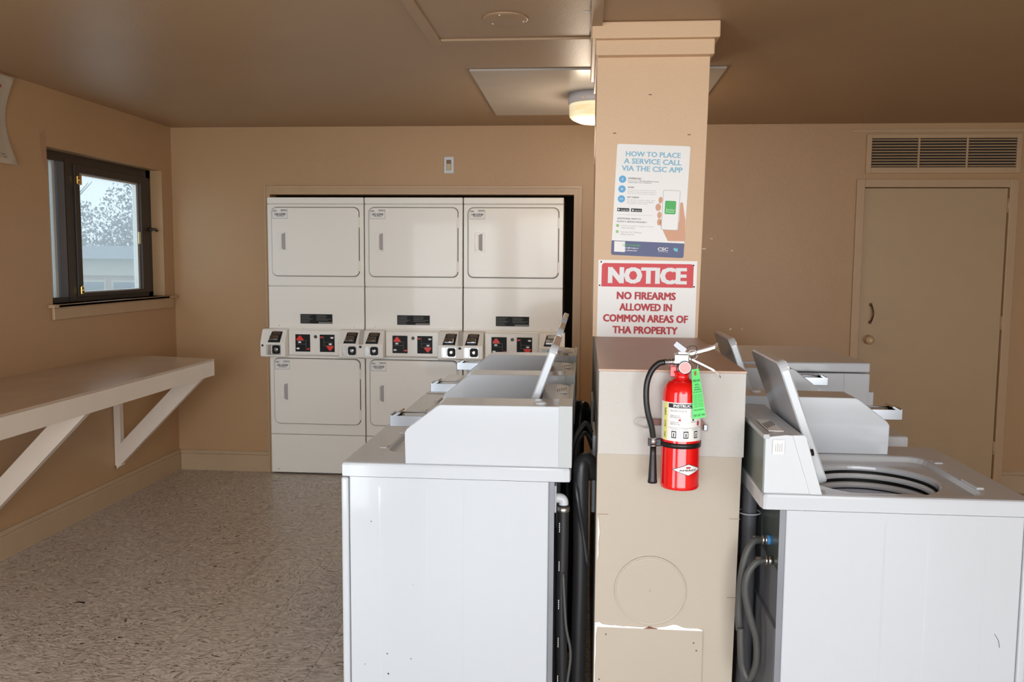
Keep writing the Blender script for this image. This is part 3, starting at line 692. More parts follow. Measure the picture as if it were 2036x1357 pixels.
# ================================================================ CEILING ITEMS
ap = thing('ceiling_access_panel', (-.3, 3.1, HC), 'tan framed access panel in the ceiling left of the pillar', 'access panel')
def a_(x0, x1, y0, y1, z0, z1, b=.002): return (x0+.3, x1+.3, y0-3.1, y1-3.1, z0, z1, b)
obj('panel', MB().box(*a_(-.605, .004, 2.45, 3.575, -.006, -.0005, 0)), ceil_paint, ap)
fr = MB().box(*a_(-.645, -.603, 2.41, 3.615, -.018, -.0005)).box(*a_(.008, .052, 2.41, 3.37, -.018, -.0005)).box(*a_(-.603, .008, 3.575, 3.615, -.014, -.0005)).box(*a_(-.603, .008, 2.41, 2.45, -.014, -.0005))
obj('frame', fr, ceil_paint, ap)
obj('round_cover', MB().lathe([(.088, -.006), (.084, -.011), (.078, -.012), (.0, -.012)], (-.31+.3, 3.29-3.1, 0), 40), ceil_paint, ap)
for a in (.3, 2.4, 4.5): obj('screw', MB().lathe([(.004, -.012), (.003, -.014)], (-.01+.07*math.cos(a), .19+.07*math.sin(a), 0), 8), chip_white, ap)
for x, y in ((.0, 3.24), ): obj('chipped_plaster', MB().prism([(.28, .12), (.30, .135), (.31, .128), (.302, .115)], 'z', -.0075, -.006), chip_white, ap)
cpn = thing('ceiling_plate', (.04, 4.77, HC), 'square grey glossy mounting board on the ceiling around the lamp', 'board')
obj('board', MB().box(-.60, .60, -.62, .62, -.010, -.0005, .001), ceil_plate, cpn)
lp = thing('ceiling_lamp', (.045, 4.77, HC-.010), 'lit round ceiling lamp with ribbed glass shade partly hidden by the pillar', 'lamp')
obj('lamp_base', MB().lathe([(.150, -.0005), (.150, -.045), (.143, -.052), (.0, -.052)], (0, 0, 0), 48), mat('white_lamp_metal', (216, 214, 218), .35), lp)
m = bpy.data.materials.new('lit_ribbed_glass'); m.use_nodes = True; nt = m.node_tree; bb = nt.nodes['Principled BSDF']
bb.inputs['Base Color'].default_value = L((250, 236, 190)); bb.inputs['Roughness'].default_value = .2
tc = nt.nodes.new('ShaderNodeTexCoord'); nz = nt.nodes.new('ShaderNodeTexNoise'); mpn = nt.nodes.new('ShaderNodeMapping'); mpn.inputs['Scale'].default_value = (6, 6, 26)
nt.links.new(tc.outputs['Object'], mpn.inputs[0]); nt.links.new(mpn.outputs[0], nz.inputs['Vector']); nz.inputs['Scale'].default_value = 1
cr = nt.nodes.new('ShaderNodeValToRGB'); cr.color_ramp.elements[0].position = .35; cr.color_ramp.elements[0].color = (.78, .52, .20, 1); cr.color_ramp.elements[1].position = .62; cr.color_ramp.elements[1].color = (1, .95, .72, 1)
nt.links.new(nz.outputs['Fac'], cr.inputs[0]); nt.links.new(cr.outputs[0], bb.inputs['Emission Color']); bb.inputs['Emission Strength'].default_value = .22
prof = []
for k in range(13):
    z = -.052-.085*k/12; prof.append((.141+.0022*(k % 2)-(.030*max(0, (k-8)/4)**2), z))
prof += [(.09, -.146), (.045, -.149), (0, -.150)]
gsh = obj('glass_shade', MB().lathe(prof, (0, 0, 0), 48, cap=False), m, lp)
obj('screw', MB().lathe([(.004, 0), (.004, -.004)], (-.07, -.132, -.036), 8, 'y'), brass, lp)
pt = bpy.data.lights.new('lamp_light', 'POINT'); pt.energy = 5; pt.specular_factor = .35; pt.color = (1, .84, .66); pt.shadow_soft_size = .12
po = bpy.data.objects.new('lamp_light', pt); C.objects.link(po); po.location = (.045, 4.77, HC-.26)

# two unseen lamps added as fill light, copied from the visible ceiling lamp
for lx_, ly_, pw_, lab in ((-.3, -.3, 9, 'added fill lamp over the left aisle, out of view'), (1.3, -.3, 7, 'added fill lamp over the right aisle, out of view')):
    q_ = copy_tree(lp); q_.location = (lx_, ly_, HC); q_['label'] = lab
    l2 = bpy.data.lights.new('lamp_light', 'POINT'); l2.energy = pw_; l2.color = (.90, .96, 1); l2.shadow_soft_size = .35
    o2 = bpy.data.objects.new('lamp_light', l2); C.objects.link(o2); o2.location = (lx_, ly_, HC-.52)
# light switch
lw = thing('light_switch', (-.928, B-.0005, 2.149), 'white light switch with beige rocker above the dryers', 'switch')
obj('wall_plate', MB().box(-.0335, .0335, -.007, 0, -.056, .056, .003), plastic_white, lw)
rk = obj('rocker', MB().prism([(-.010, -.033), (-.006, .030), (-.0072, .033), (-.004, -.033)], 'x', -.014, .014), mat('beige_rocker', (196, 176, 140), .4), lw)
obj('rocker_recess', MB().box(-.0165, .0165, -.0074, -.007, -.0345, .0345), mat('switch_gap', (120, 100, 76), .6), lw)

# ================================================================ POSTERS / SIGNS
def sign_root(name, corners, label, cat):
    """corners TL,TR,BL,BR as (x,z) on the pillar face; returns root and mapper"""
    TL, TR, BL, BR = corners; ang = math.atan2(TR[1]-TL[1], TR[0]-TL[0])
    w = (math.dist(TL, TR)+math.dist(BL, BR))/2; h = (math.dist(TL, BL)+math.dist(TR, BR))/2
    cxx = sum(c[0] for c in corners)/4; czz = sum(c[1] for c in corners)/4
    r = thing(name, (cxx, PY0-.0005, czz), label, cat); r.rotation_euler = (0, -ang, 0)
    return r, w, h
s1, w, h = sign_root('service_sign', [(.113, 1.961), (.395, 1.950), (.106, 1.529), (.387, 1.521)], 'white service-call instruction sign with a hand holding a phone, upper of two on the pillar', 'sign')
def U(u): return -w/2+u*w
def V(v): return h/2-v*h
TK = .0025
obj('board', MB().prism(rrect(U(0), U(1), V(1), V(0), .008), 'y', -TK, 0), sign_white, s1)
def flat(name, pts, m, parent, y=TK, dy=.0003):
    return obj(name, MB().prism(pts, 'y', -y-dy, -y), m, parent)
flat('blue_footer', rrect(U(0), U(1), V(1), V(.868), .008, 6, (1, 0, 0, 1)), navy_print, s1)
letters([('HOW TO PLACE', U(.126), U(.875), V(.108), V(.062), -.0029), ('A SERVICE CALL', U(.105), U(.893), V(.173), V(.125), -.0029), ('VIA THE CSC APP', U(.08), U(.912), V(.238), V(.190), -.0029)], blue_print, s1, bold=.03, name='heading')
for k, v in enumerate((.314, .402, .491)):
    m_ = MB(); disc(m_, U(.10), V(v), .0142, -TK-.0003, -TK); dsc = obj('step_disc', m_, blue_disc, s1)
    gl = MB()
    if k == 0: gl.prism([(U(.10)-.005, V(v)+.001), (U(.10), V(v)-.006), (U(.10)+.005, V(v)+.001), (U(.10)+.0015, V(v)+.001), (U(.10)+.0015, V(v)+.007), (U(.10)-.0015, V(v)+.007), (U(.10)-.0015, V(v)+.001)], 'y', -TK-.0005, -TK-.0003)
    elif k == 1: disc(gl, U(.10), V(v), .005, -TK-.0005, -TK-.0003, 12)
    else: gl.box(U(.10)-.007, U(.10)+.007, -TK-.0005, -TK-.0003, V(v)-.002, V(v)+.002)
    obj('step_symbol', gl, mat('pale_blue_print', (170, 208, 232), .5), dsc)
y_ = -.0029
letters([('DOWNLOAD', U(.18), U(.355), V(.312), V(.296), y_), ('SCAN', U(.18), U(.262), V(.391), V(.376), y_), ('HIT SUBMIT', U(.18), U(.345), V(.480), V(.466), y_),
         ('Request App to your smartphone', U(.18), U(.5), V(.345), V(.335), y_), ('CSC ServiceWorks Service', U(.33), U(.60), V(.33), V(.320), y_),
         ('ADDITIONAL WAYS TO', U(.058), U(.385), V(.674), V(.659), y_), ('PLACE A SERVICE REQUEST:', U(.058), U(.47), V(.702), V(.687), y_)], black_print, s1, bold=.02)
letters([('Download the', U(.18), U(.32), V(.33), V(.320), y_), ('Use the app to scan the license plate', U(.18), U(.565), V(.412), V(.402), y_), ('located on the front of the machine to', U(.18), U(.575), V(.428), V(.419), y_), ('enter the machine number manually.', U(.18), U(.565), V(.446), V(.436), y_),
         ('Provide the machine number, then', U(.18), U(.56), V(.502), V(.492), y_), ('the location will be auto-filled.', U(.18), U(.54), V(.518), V(.508), y_), ('Complete and hit submit.', U(.18), U(.47), V(.535), V(.525), y_),
         ('Call the Customer Support Center:', U(.115), U(.565), V(.738), V(.726), y_), ('1-877-264-6622', U(.115), U(.31), V(.756), V(.745), y_), ('Visit the CSC Website:', U(.115), U(.405), V(.794), V(.781), y_), ('www.cscsw.com', U(.115), U(.31), V(.814), V(.804), y_)], grey_print, s1)
for a, b_, s_ in ((.05, .218, 'Google Play'), (.24, .392, 'App Store')):
    bd = flat('store_badge', rrect(U(a), U(b_), V(.603), V(.572), .001), black_print, s1)
    letters([(s_, U(a+.035+.02), U(b_-.01), V(.599), V(.585), -.0030), ], white_print, bd, bold=.01)
    ic = MB()
    if a < .1: ic.prism([(U(a+.012), V(.578)), (U(a+.040), V(.587)), (U(a+.012), V(.597))], 'y', -.0031, -.0028)
    else: disc(ic, U(a+.027), V(.589), .0035, -.0031, -.0028, 12)
    obj('badge_icon', ic, white_print, bd)
flat('divider_line', [(U(.06), V(.632)), (U(.54), V(.632)), (U(.54), V(.6305)), (U(.06), V(.6305))], grey_print, s1)
for v in (.732, .787):
    m_ = MB(); disc(m_, U(.068), V(v), .0056, -TK-.0003, -TK); ck = obj('check_disc', m_, mat('lime_print', (120, 190, 80), .5), s1)
    obj('check_mark', MB().prism([(U(.068)-.003, V(v)), (U(.068)-.001, V(v)-.0025), (U(.068)+.0035, V(v)+.003), (U(.068)-.001, V(v)-.0005)], 'y', -.0031, -.0028), white_print, ck)
# hand and phone
def cv(X, Y):
    vv = (Y-55)/742; return (U((X-(85-25*vv))/475), V((Y-(52+8))/742+.003))
hand = [(395, 618), (376, 585), (380, 545), (440, 560), (500, 560), (503, 440), (510, 428), (522, 432), (532, 500), (541, 545), (540, 688), (430, 690), (412, 655)]
flat('printed_hand', [cv(*a) for a in reversed(hand)], skin_print, s1)
for X, Y, rx, ry in ((376, 420, 13, 22), (362, 468, 18, 24), (371, 520, 14, 22), (369, 566, 12, 22)):
    m_ = MB(); c0 = cv(X, Y); m_.prism([(c0[0]+rx*.6/1000*math.cos(2*PI*k/16), c0[1]+ry*.6/1000*math.sin(2*PI*k/16)) for k in range(16)], 'y', -TK-.0003, -TK); obj('printed_finger', m_, skin_print, s1)
a, b_ = cv(383, 617), cv(504, 351)
flat('phone_outline', rrect(a[0], b_[0], a[1], b_[1], .006), mat('phone_grey_print', (186, 184, 184), .5), s1, TK+.0003)
flat('phone_screen', rrect(a[0]+.002, b_[0]-.002, a[1]+.002, b_[1]-.002, .005), sign_white, s1, TK+.0006)
a, b_ = cv(403, 511), cv(478, 422)
gi = flat('app_icon', rrect(a[0], b_[0], a[1], b_[1], .005), green_print, s1, TK+.0009)
letters([('Service', a[0]+.005, b_[0]-.005, a[1]+.013, a[1]+.022, -.0039), ('Request', a[0]+.005, b_[0]-.005, a[1]+.004, a[1]+.012, -.0039)], mat('pale_green_print', (190, 232, 190), .5), gi, bold=.02)
flat('footer_label', [cv(80, 777), cv(151, 777), cv(151, 706), cv(80, 706)], sign_white, s1, TK+.0003)
letters([('GET STARTED', cv(160, 0)[0], cv(278, 0)[0], cv(0, 737)[1], cv(0, 723)[1], -.0031)], green_print, s1, bold=.02)
letters([('Scan QR Code or', cv(160, 0)[0], cv(266, 0)[0], cv(0, 754)[1], cv(0, 743)[1], -.0031), ('visit cscsw.com', cv(160, 0)[0], cv(255, 0)[0], cv(0, 769)[1], cv(0, 760)[1], -.0031), ('CSC', cv(391, 0)[0], cv(459, 0)[0], cv(0, 757)[1], cv(0, 735)[1], -.0031), ('ServiceWorks', cv(396, 0)[0], cv(458, 0)[0], cv(0, 765)[1], cv(0, 761)[1], -.0031)], white_print, s1, bold=.03)
flat('footer_emblem', [cv(480, 757), cv(497, 760), cv(496, 735), cv(482, 738), cv(478, 731), cv(466, 744)], teal_print, s1, TK+.0003)

s2, w, h = sign_root('notice_sign', [(.053, 1.511), (.436, 1.508), (.050, 1.2055), (.436, 1.2055)], 'white notice sign with red header forbidding firearms, lower of two on the pillar', 'sign')
h2 = h
obj('board', MB().box(U(0), U(1), -TK, 0, V(1), V(0)), sign_white, s2)
flat('red_header', rrect(U(.035), U(.965), V(.345), V(.040), .012, 6, (0, 1, 1, 0)), red_print, s2)
letters([('NOTICE', U(.10), U(.90), V(.303), V(.088), -.0031)], white_print, s2, bold=.06, name='heading')
letters([('NO FIREARMS', U(.195), U(.795), V(.508), V(.408), -.0029), ('ALLOWED IN', U(.225), U(.76), V(.655), V(.557), -.0029), ('COMMON AREAS OF', U(.06), U(.925), V(.803), V(.703), -.0029), ('THA PROPERTY', U(.16), U(.825), V(.953), V(.855), -.0029)], red_print2, s2, bold=.05)
for u, v in ((.028, .027), (.018, .33), (.963, .055), (.975, .33)): obj('nail', MB().lathe([(.0032, 0), (.0028, -.002)], (U(u), -TK, V(v)), 10, 'y'), black_dull, s2)

# poster on the left wall (only its right edge is in frame)
po_ = thing('curled_poster', (XL+.001, 3.85, 1.95), 'curled laundry poster with red heading on left wall beside the window', 'poster')
pm = MB(); NY, NZ = 12, 16; grid = []
for j in range(NZ+1):
    v = j/NZ; row = []
    bow = .055*math.sin(PI*v)
    for i in range(NY+1):
        u = i/NY; yy = -.40+u*(.40+.33-bow*u); xx = .004+.02*(u**3)*(1-math.sin(PI*v)); row.append((xx, yy, .015+v*.43))
    grid.append(row)
vs = [[pm.bm.verts.new(p_) for p_ in r_] for r_ in grid]
for j in range(NZ):
    for i in range(NY): pm.bm.faces.new([vs[j][i], vs[j][i+1], vs[j+1][i+1], vs[j+1][i]]).smooth = True
bmesh.ops.solidify(pm.bm, geom=list(pm.bm.faces), thickness=.0006)
obj('sheet', pm, paper, po_)
def pf(x, y, z):
    v = (z-.015)/.43; bow = .055*math.sin(PI*v); u = (x+.40)/.73; return (.0055+.02*(u**3)*(1-math.sin(PI*v)), -.40+u*(.73-bow*u), z)
letters([('Mercado', -.30, .26, .375, .415)], red_print2, po_, bold=.05, fn=pf, name='heading')
rows = [(.355, .2, .21), (.335, -.2, .16), (.320, -.2, .22), (.305, -.25, .20), (.290, -.25, .19), (.275, -.25, .21), (.268, -.2, .18), (.250, -.2, .14), (.236, -.2, .21), (.228, -.1, .12), (.214, -.2, .20), (.205, -.2, .19), (.185, -.1, .13), (.150, -.2, .16)]
letters([('wash dry fold rinse water soap clean towel', a, b_, z-.004, z) for z, a, b_ in rows]+[('open daily', -.1, .27, .058, .066), ('laundry care', -.1, .27, .045, .053)], black_print, po_, fn=pf)
letters([('care', .0, .10, .095, .125)], red_print2, po_, fn=pf, bold=.03)

# ================================================================ FIRE EXTINGUISHER
SC = 1.031
EX, EY, EZ = .2565*SC, 2.254*SC, 1.5-.586*SC
ex = thing('fire_extinguisher', (EX, EY, EZ), 'red fire extinguisher with black hose hung on the front of the partition', 'fire extinguisher')
R_ = .0508
obj('cylinder', MB().lathe([(.040, .0035), (.046, 0), (.0495, .001), (.0508, .006), (.0508, .010), (.0500, .0135), (.0500, .245), (.0485, .257), (.044, .269), (.036, .279), (.024, .2845), (.0185, .287), (.0185, .300), (.0215, .301), (.0215, .306), (.014, .307)], (0, 0, 0), 56), red, ex)
def cyl(x, y, z):   # wrap a flat layout (x arc length, y outward) round the cylinder
    a = x/.0502-PI/2; r = .0502-y; return (r*math.cos(a), r*math.sin(a), z)
def wrap(x0, x1, z0, z1, y, m, parent, name, pts=None):
    n = max(2, int((x1-x0)/.003)); mb = MB(); a_l = []; b_l = []
    for i in range(n+1):
        x = x0+(x1-x0)*i/n; zz0, zz1 = (z0, z1) if pts is None else pts(i/n)
        a_l.append(mb.bm.verts.new(cyl(x, y, zz0))); b_l.append(mb.bm.verts.new(cyl(x, y, zz1)))
    for i in range(n): mb.bm.faces.new([a_l[i], a_l[i+1], b_l[i+1], b_l[i]]).smooth = True
    return obj(name, mb, m, parent)
lb = wrap(-.078, .088, .130, .230, -.0004, sign_white, ex, 'instruction_label')
wrap(-.058, -.044, .131, .229, -.0007, yellow_print, lb, 'yellow_stripe')
letters([('FIRE', -.054, -.048, .195, .214, -.0010), ('CLASS', -.054, -.048, .165, .182, -.0010), ('ABC', -.054, -.048, .138, .152, -.001)], black_print, lb, fn=cyl)
wrap(-.040, .060, .2165, .2275, -.0007, black_print, lb, 'black_header')
letters([('INSTRUCTIONS', -.026, .052, .2185, .2260, -.0010)], white_print, lb, bold=.03, fn=cyl, name='heading')
letters([('HOLD UPRIGHT, PULL RING PIN', -.034, .008, .2065, .2105, -.0007), ('STAND BACK 8 FT', -.034, -.008, .1945, .198, -.0007), ('AIM AT BASE OF FIRE', -.034, -.006, .190, .1935, -.0007), ('SQUEEZE LEVER', -.034, -.012, .177, .1805, -.0007), ('SWEEP SIDE TO SIDE', -.034, -.008, .1725, .176, -.0007),
         ('WOOD PAPER', -.032, -.014, .160, .1625, -.0007), ('LIQUIDS', .0, .012, .160, .1625, -.0007), ('ELECTRICAL', .024, .042, .160, .1625, -.0007), ('OPERATION', .020, .034, .1795, .1825, -.0007)], black_print, lb, fn=cyl)
wrap(-.040, .060, .1645, .1655, -.0007, grey_print, lb, 'divider_line')
for x in (-.030, .001, .030):
    pc = wrap(x, x+.013, .138, .1565, -.0007, black_print, lb, 'pictogram'); wrap(x+.002, x+.011, .141, .1535, -.0010, sign_white, pc, 'pictogram_field'); wrap(x+.005, x+.008, .142, .151, -.0013, black_print, pc, 'pictogram_figure')
wrap(-.012, -.006, .183, .188, -.0007, red_print2, lb, 'flame_mark'); wrap(.040, .048, .170, .182, -.0007, red_print2, lb, 'flame_mark')
wrap(.024, .029, .184, .201, -.0007, black_print, lb, 'operator_figure')
# diamond brand badge
n_d = 24
def dia(sx, sz): return lambda t: (.056-sz*(1-abs(2*t-1)), .056+sz*(1-abs(2*t-1)))
bd0 = wrap(-.0270, .0595, 0, 0, -.0004, black_print, ex, 'diamond_badge', dia(1, .0158))
bd = wrap(-.0230, .0555, 0, 0, -.0007, sign_white, bd0, 'badge_field', dia(1, .0142))
letters([('AMEREX', -.0075, .040, .0525, .0570, -.0010)], black_print, bd0, bold=.03, fn=cyl)
wrap(.010, .022, .0595, .0640, -.0010, red_print2, bd0, 'badge_crest')
# strap and hose clip
st = MB(); rr = []
for r_, z0 in ((.0512, .111), (.0528, .111), (.0528, .124), (.0512, .124)): rr.append((r_, z0))
st.lathe(rr+[rr[0]], (0, 0, 0), 48, cap=False); obj('hose_strap', st, black, ex)
obj('hose_clip', MB().box(-.085, -.050, -.012, .006, .108, .128, .003), mat('dark_clip', (60, 60, 62), .4, metal=.4), ex)
# valve
vx = 0
va = MB().lathe([(.013, .300), (.015, .304), (.015, .330), (.012, .334)], (0, 0, 0), 20)
va.box(-.022, .016, -.012, .012, .325, .352, .003)
valve = obj('valve', va, chrome, ex)
gg = MB().lathe([(.0175, 0), (.0175, -.008), (.015, -.010)], (.004, -.014, .318), 28, 'y'); gauge = obj('pressure_gauge', gg, chrome, valve)
m_ = MB(); m_.lathe([(.0145, 0), (.0145, -.0008)], (.004, -.0240, .318), 28, 'y'); gf = obj('gauge_face', m_, mat('pink_gauge_face', (214, 150, 146), .3), gauge)
obj('hose_fitting', MB().tube([(-.050, 0, .329), (-.012, 0, .331)], .0075, 14).tube([(-.045, 0, .3293), (-.041, 0, .3295)], .009, 14).tube([(-.036, 0, .3297), (-.032, 0, .33)], .009, 14).tube([(-.026, 0, .33), (-.020, 0, .3305)], .0098, 8), chrome, valve)
def lever(pts, w0, th):
    m = MB(); n = len(pts); L0 = []; 
    top_ = []
    for i, (x, z, w) in enumerate(pts):
        L0.append([(x, -w/2, z), (x, w/2, z), (x, w/2, z+th), (x, -w/2, z+th)])
    m.loops(L0, cap_last=True, cap_first=True); return m
obj('upper_lever', lever([(-.012, .350, .014), (.012, .349, .018), (.022, .350, .024), (.06, .361, .026), (.080, .368, .026), (.088, .375, .020)], 0, .0065), steel, ex)
obj('carry_handle', lever([(.010, .340, .018), (.022, .336, .020), (.052, .322, .022), (.080, .308, .020), (.094, .296, .014), (.098, .289, .010)], 0, .005), steel, ex)
obj('pull_pin', MB().tube([(.024+.012*math.cos(a), -.014, .352+.012*math.sin(a)) for a in [k*2*PI/12 for k in range(13)]], .0012, 6, sub=2).tube([(.012, -.014, .352), (.012, .014, .352)], .0015, 6), steel, ex)
obj('tamper_seal', MB().tube([(0, -.013, .36), (.014, -.016, .372), (.028, -.016, .374), (.034, -.014, .366), (.03, -.014, .352), (.02, -.016, .338), (.038, -.014, .322)], .0009, 6).box(.034, .042, -.016, -.013, .318, .325, .001), black, ex)
obj('white_seal_tag', MB().prism([(-.026, .375), (-.018, .385), (.008, .366), (.003, .356), (-.002, .354)], 'y', -.0165, -.0155), mat('pale_seal_tag', (200, 204, 214), .5), ex)
obj('hose', MB().tube([(-.046, 0, .329), (-.062, -.002, .325), (-.080, -.006, .306), (-.091, -.010, .275), (-.0925, -.012, .235), (-.087, -.012, .195), (-.077, -.010, .160), (-.0715, -.006, .128)], .0078, 14), black, ex)
obj('hose_ferrule', MB().tube([(-.0712, -.006, .132), (-.0712, -.006, .108)], .0095, 14).tube([(-.0712, -.006, .130), (-.0712, -.006, .126)], .0112, 14).tube([(-.0712, -.006, .121), (-.0712, -.006, .117)], .0112, 14).tube([(-.0712, -.006, .112), (-.0712, -.006, .108)], .0112, 14), chrome, ex)
obj('nozzle', MB().lathe([(.0078, .110), (.0085, .085), (.0115, .020), (.0125, .016), (.0125, .010), (.009, .010), (.007, .04)], (-.0712, -.006, 0), 24), black, ex)
obj('neck_bracket', MB().box(-.030, -.014, .004, .050, .290, .318, .002), red, ex)
ex.scale = (SC,)*3
# inspection tag
tg = thing('inspection_tag', (EX+.026*SC, EY-.030*SC, EZ+.315*SC), 'bright green inspection tag hanging from the fire extinguisher handle', 'tag')
tm = MB(); P0 = [(-.006, 0), (.012, .002), (.029, -.118), (-.004, -.124)]
rows_ = []
for k in range(9):
    t_ = k/8; bend = -.030*math.sin(t_*1.4)
    xl_ = P0[0][0]+(P0[3][0]-P0[0][0])*t_; xr_ = P0[1][0]+(P0[2][0]-P0[1][0])*t_; zl = P0[0][1]+(P0[3][1])*t_; zr = P0[1][1]+(P0[2][1]-P0[1][1])*t_
    rows_.append([(xl_, bend, zl), (xr_, bend, zr), (xr_, bend+.0005, zr), (xl_, bend+.0005, zl)])
tm.loops(rows_, cap_last=True, cap_first=True)
obj('tag_card', tm, green_tag, tg)
def tf(x, y, z):   # x 0..1, z 0..1 (1 = top)
    t_ = 1-z; bend = -.030*math.sin(t_*1.4)-.0006
    xl_ = P0[0][0]+(P0[3][0]-P0[0][0])*t_; xr_ = P0[1][0]+(P0[2][0]-P0[1][0])*t_; zl = P0[0][1]+(P0[3][1])*t_; zr = P0[1][1]+(P0[2][1]-P0[1][1])*t_
    return (xl_+(xr_-xl_)*x, bend, zl+(zr-zl)*x)
it = [('FIREX INC', .12, .95, .74, .79), ('INSPECTED', .3, .75, .67, .70), ('SERVICED BY', .25, .8, .62, .645), ('RECHARGED', .2, .9, .57, .60), ('DO NOT REMOVE BY ORDER', .08, .95, .525, .545)]
for k in range(9): it += [('jan feb mar', .12, .48, .475-k*.031, .492-k*.031), ('apr may jun', .54, .92, .475-k*.031, .492-k*.031)]
it += [('2024  2025  2026', .08, .95, .045, .085), ('TYPE OF SERVICE', .1, .9, .16, .185)]
letters(it, mat('dark_green_print', (20, 66, 34), .5), tg, fn=tf, bold=.01)
letters([('*', .25, .65, .86, .97)], red_print2, tg, fn=tf, bold=.02, name='red_crest')
tg.scale = (SC,)*3
obj('tag_string', MB().tube([(.008, 0, 0), (.010, .003, .012)], .0006, 6), chip_white, tg)
# wall bracket
br = thing('extinguisher_bracket', (EX, KY0-.004, 1.5-.425*SC), 'metal strap bracket with an open wire latch behind the fire extinguisher', 'bracket')
obj('back_plate', MB().box(-.02, .02, -.008, -.0005, -.11, .09, .002), steel, br)
obj('strap', MB().box(-.083, -.02, -.012, -.009, -.008, .010, .001), strap_brown, br)
obj('wire_latch', MB().tube([(-.078, -.014, .010), (-.085, -.015, .013), (-.112, -.016, .010), (-.118, -.016, -.001), (-.112, -.016, -.010), (-.088, -.015, -.014), (-.078, -.014, -.006)], .0016, 8), steel, br)
obj('strap_end', MB().prism([(.045, .012), (.060, .014), (.068, .004), (.070, -.006), (.060, -.006), (.045, -.002)], 'y', -.022, -.016), strap_brown, br)
obj('buckle', MB().box(.064, .076, -.026, -.016, -.018, .0, .002), chrome, br)

# ================================================================ HOSES
HG = 'drain and supply hoses behind the washers'
def hose(name, pts, r, m, label, cat='hose', extra=None):
    p0 = pts[0]; t = thing(name, p0, label, cat, None)
    obj('tube', MB().tube([(q[0]-p0[0], q[1]-p0[1], q[2]-p0[2]) for q in pts], r, 14), m, t); return t
h1 = hose('drain_hose', [(-.052, 2.45, .800), (-.052, 2.452, .70), (-.054, 2.455, .50), (-.050, 2.46, .30), (-.046, 2.47, .10), (-.040, 2.50, .02)], .0165, hose_black, 'black drain hose with white print on a white elbow, nearest in the left gap')
obj('elbow_fitting', MB().tube([(-.022, 0, .018), (-.008, 0, .018), (.0, 0, .010), (0, 0, -.010)], .014, 14).box(-.026, -.020, -.022, .022, -.02, .06, .002), plastic_white, h1)
obj('hose_clamp', MB().lathe([(.0185, 0), (.0185, -.014), (.017, -.016)], (0, 0, -.005), 20), steel, h1)
pr = MB()
for k in range(5):
    z = -.05-k*.115
    for q in range(5): pr.box(-.011+.0014*q*0, -.009, -.0178, -.0155, z-.006*q-.004, z-.006*q)
obj('white_hose_print', pr, white_print, h1)
hose('drain_hose', [(.034, 2.56, .86), (.022, 2.54, .905), (.004, 2.53, .910), (-.003, 2.52, .86), (.0, 2.52, .60), (-.003, 2.52, .35), (-.008, 2.53, .03)], .0235, hose_black, 'thick black drain hose hooked over and running down beside the partition, left gap')
hose('supply_hose', [(.034, 2.80, .93), (.012, 2.74, .985), (-.015, 2.70, .96), (-.03, 2.68, .90)], .008, hose_grey, 'grey supply hose arching at the top of the left gap')
hose('supply_hose', [(.034, 2.76, .90), (.010, 2.68, .965), (-.018, 2.64, .93), (-.016, 2.50, .84), (.006, 2.50, .70), (.022, 2.50, .60)], .007, hose_black, 'thin black hose slanting down across the left gap')
hose('drain_hose', [(.03, 3.5, .80), (.006, 3.4, .93), (-.012, 3.35, .87), (-.012, 3.34, .6), (-.012, 3.34, .05)], .020, hose_black, 'black drain hose farther back behind the middle washer of the left row')
hose('drain_hose', [(-.058, 3.12, .84), (-.052, 3.12, .60), (-.052, 3.12, .05)], .022, hose_black, 'black drain hose hugging the back of the middle washer in the left row')  # this and the next two hoses are added to darken the left gap
hose('drain_hose', [(-.055, 3.86, .84), (-.05, 3.86, .60), (-.05, 3.86, .05)], .024, hose_black, 'farthest black drain hose, behind the last washer of the left row')
hose('supply_hose', [(-.030, 4.1, .84), (-.030, 4.1, .60), (-.03, 4.1, .10)], .026, hose_black, 'black supply line at the far end of the left gap')
hose('power_cord', [(-.050, 2.435, .60), (-.040, 2.43, .45), (-.025, 2.43, .36), (-.034, 2.43, .26), (-.04, 2.43, .12)], .004, hose_grey, 'thin grey power cord hanging beside the printed drain hose', 'cord')
# right gap
h2_ = hose('inlet_hose', [(.487, 2.335, .752), (.466, 2.325, .748), (.446, 2.315, .715), (.436, 2.315, .655), (.432, 2.32, .57), (.4335, 2.32, .53), (.437, 2.325, .50)], .0100, hose_grey, 'grey inlet hose from the blue fitting, upper of two behind the near right washer')
obj('coupling', MB().tube([(-.020, 0, 0), (.004, .0, .0)], .0100, 12).tube([(.004, 0, 0), (.010, 0, 0)], .0145, 6).tube([(.012, 0, 0), (.018, 0, 0)], .0125, 12), steel, h2_)
obj('blue_fitting', MB().tube([(.017, 0, 0), (.030, 0, 0)], .013, 12), valve_blue, h2_)
h3_ = hose('inlet_hose', [(.490, 2.30, .706), (.468, 2.295, .700), (.448, 2.29, .670), (.443, 2.29, .62), (.458, 2.29, .55), (.476, 2.29, .49), (.478, 2.29, .42), (.462, 2.30, .372), (.446, 2.31, .40), (.440, 2.31, .45), (.438, 2.315, .51)], .0098, hose_grey, 'grey inlet hose looping lower behind the near right washer')
obj('coupling', MB().tube([(-.020, 0, 0), (.004, .0, .0)], .0100, 12).tube([(.004, 0, 0), (.010, 0, 0)], .0145, 6).tube([(.012, 0, 0), (.022, 0, 0)], .0125, 12), steel, h3_)
h4_ = hose('drain_hose', [(.480, 2.46, .90), (.479, 2.46, .76), (.478, 2.46, .40), (.47, 2.46, .03)], .021, mat('dull_grey_hose', (84, 84, 88), .5), 'stiff grey drain pipe standing behind the near right washer')
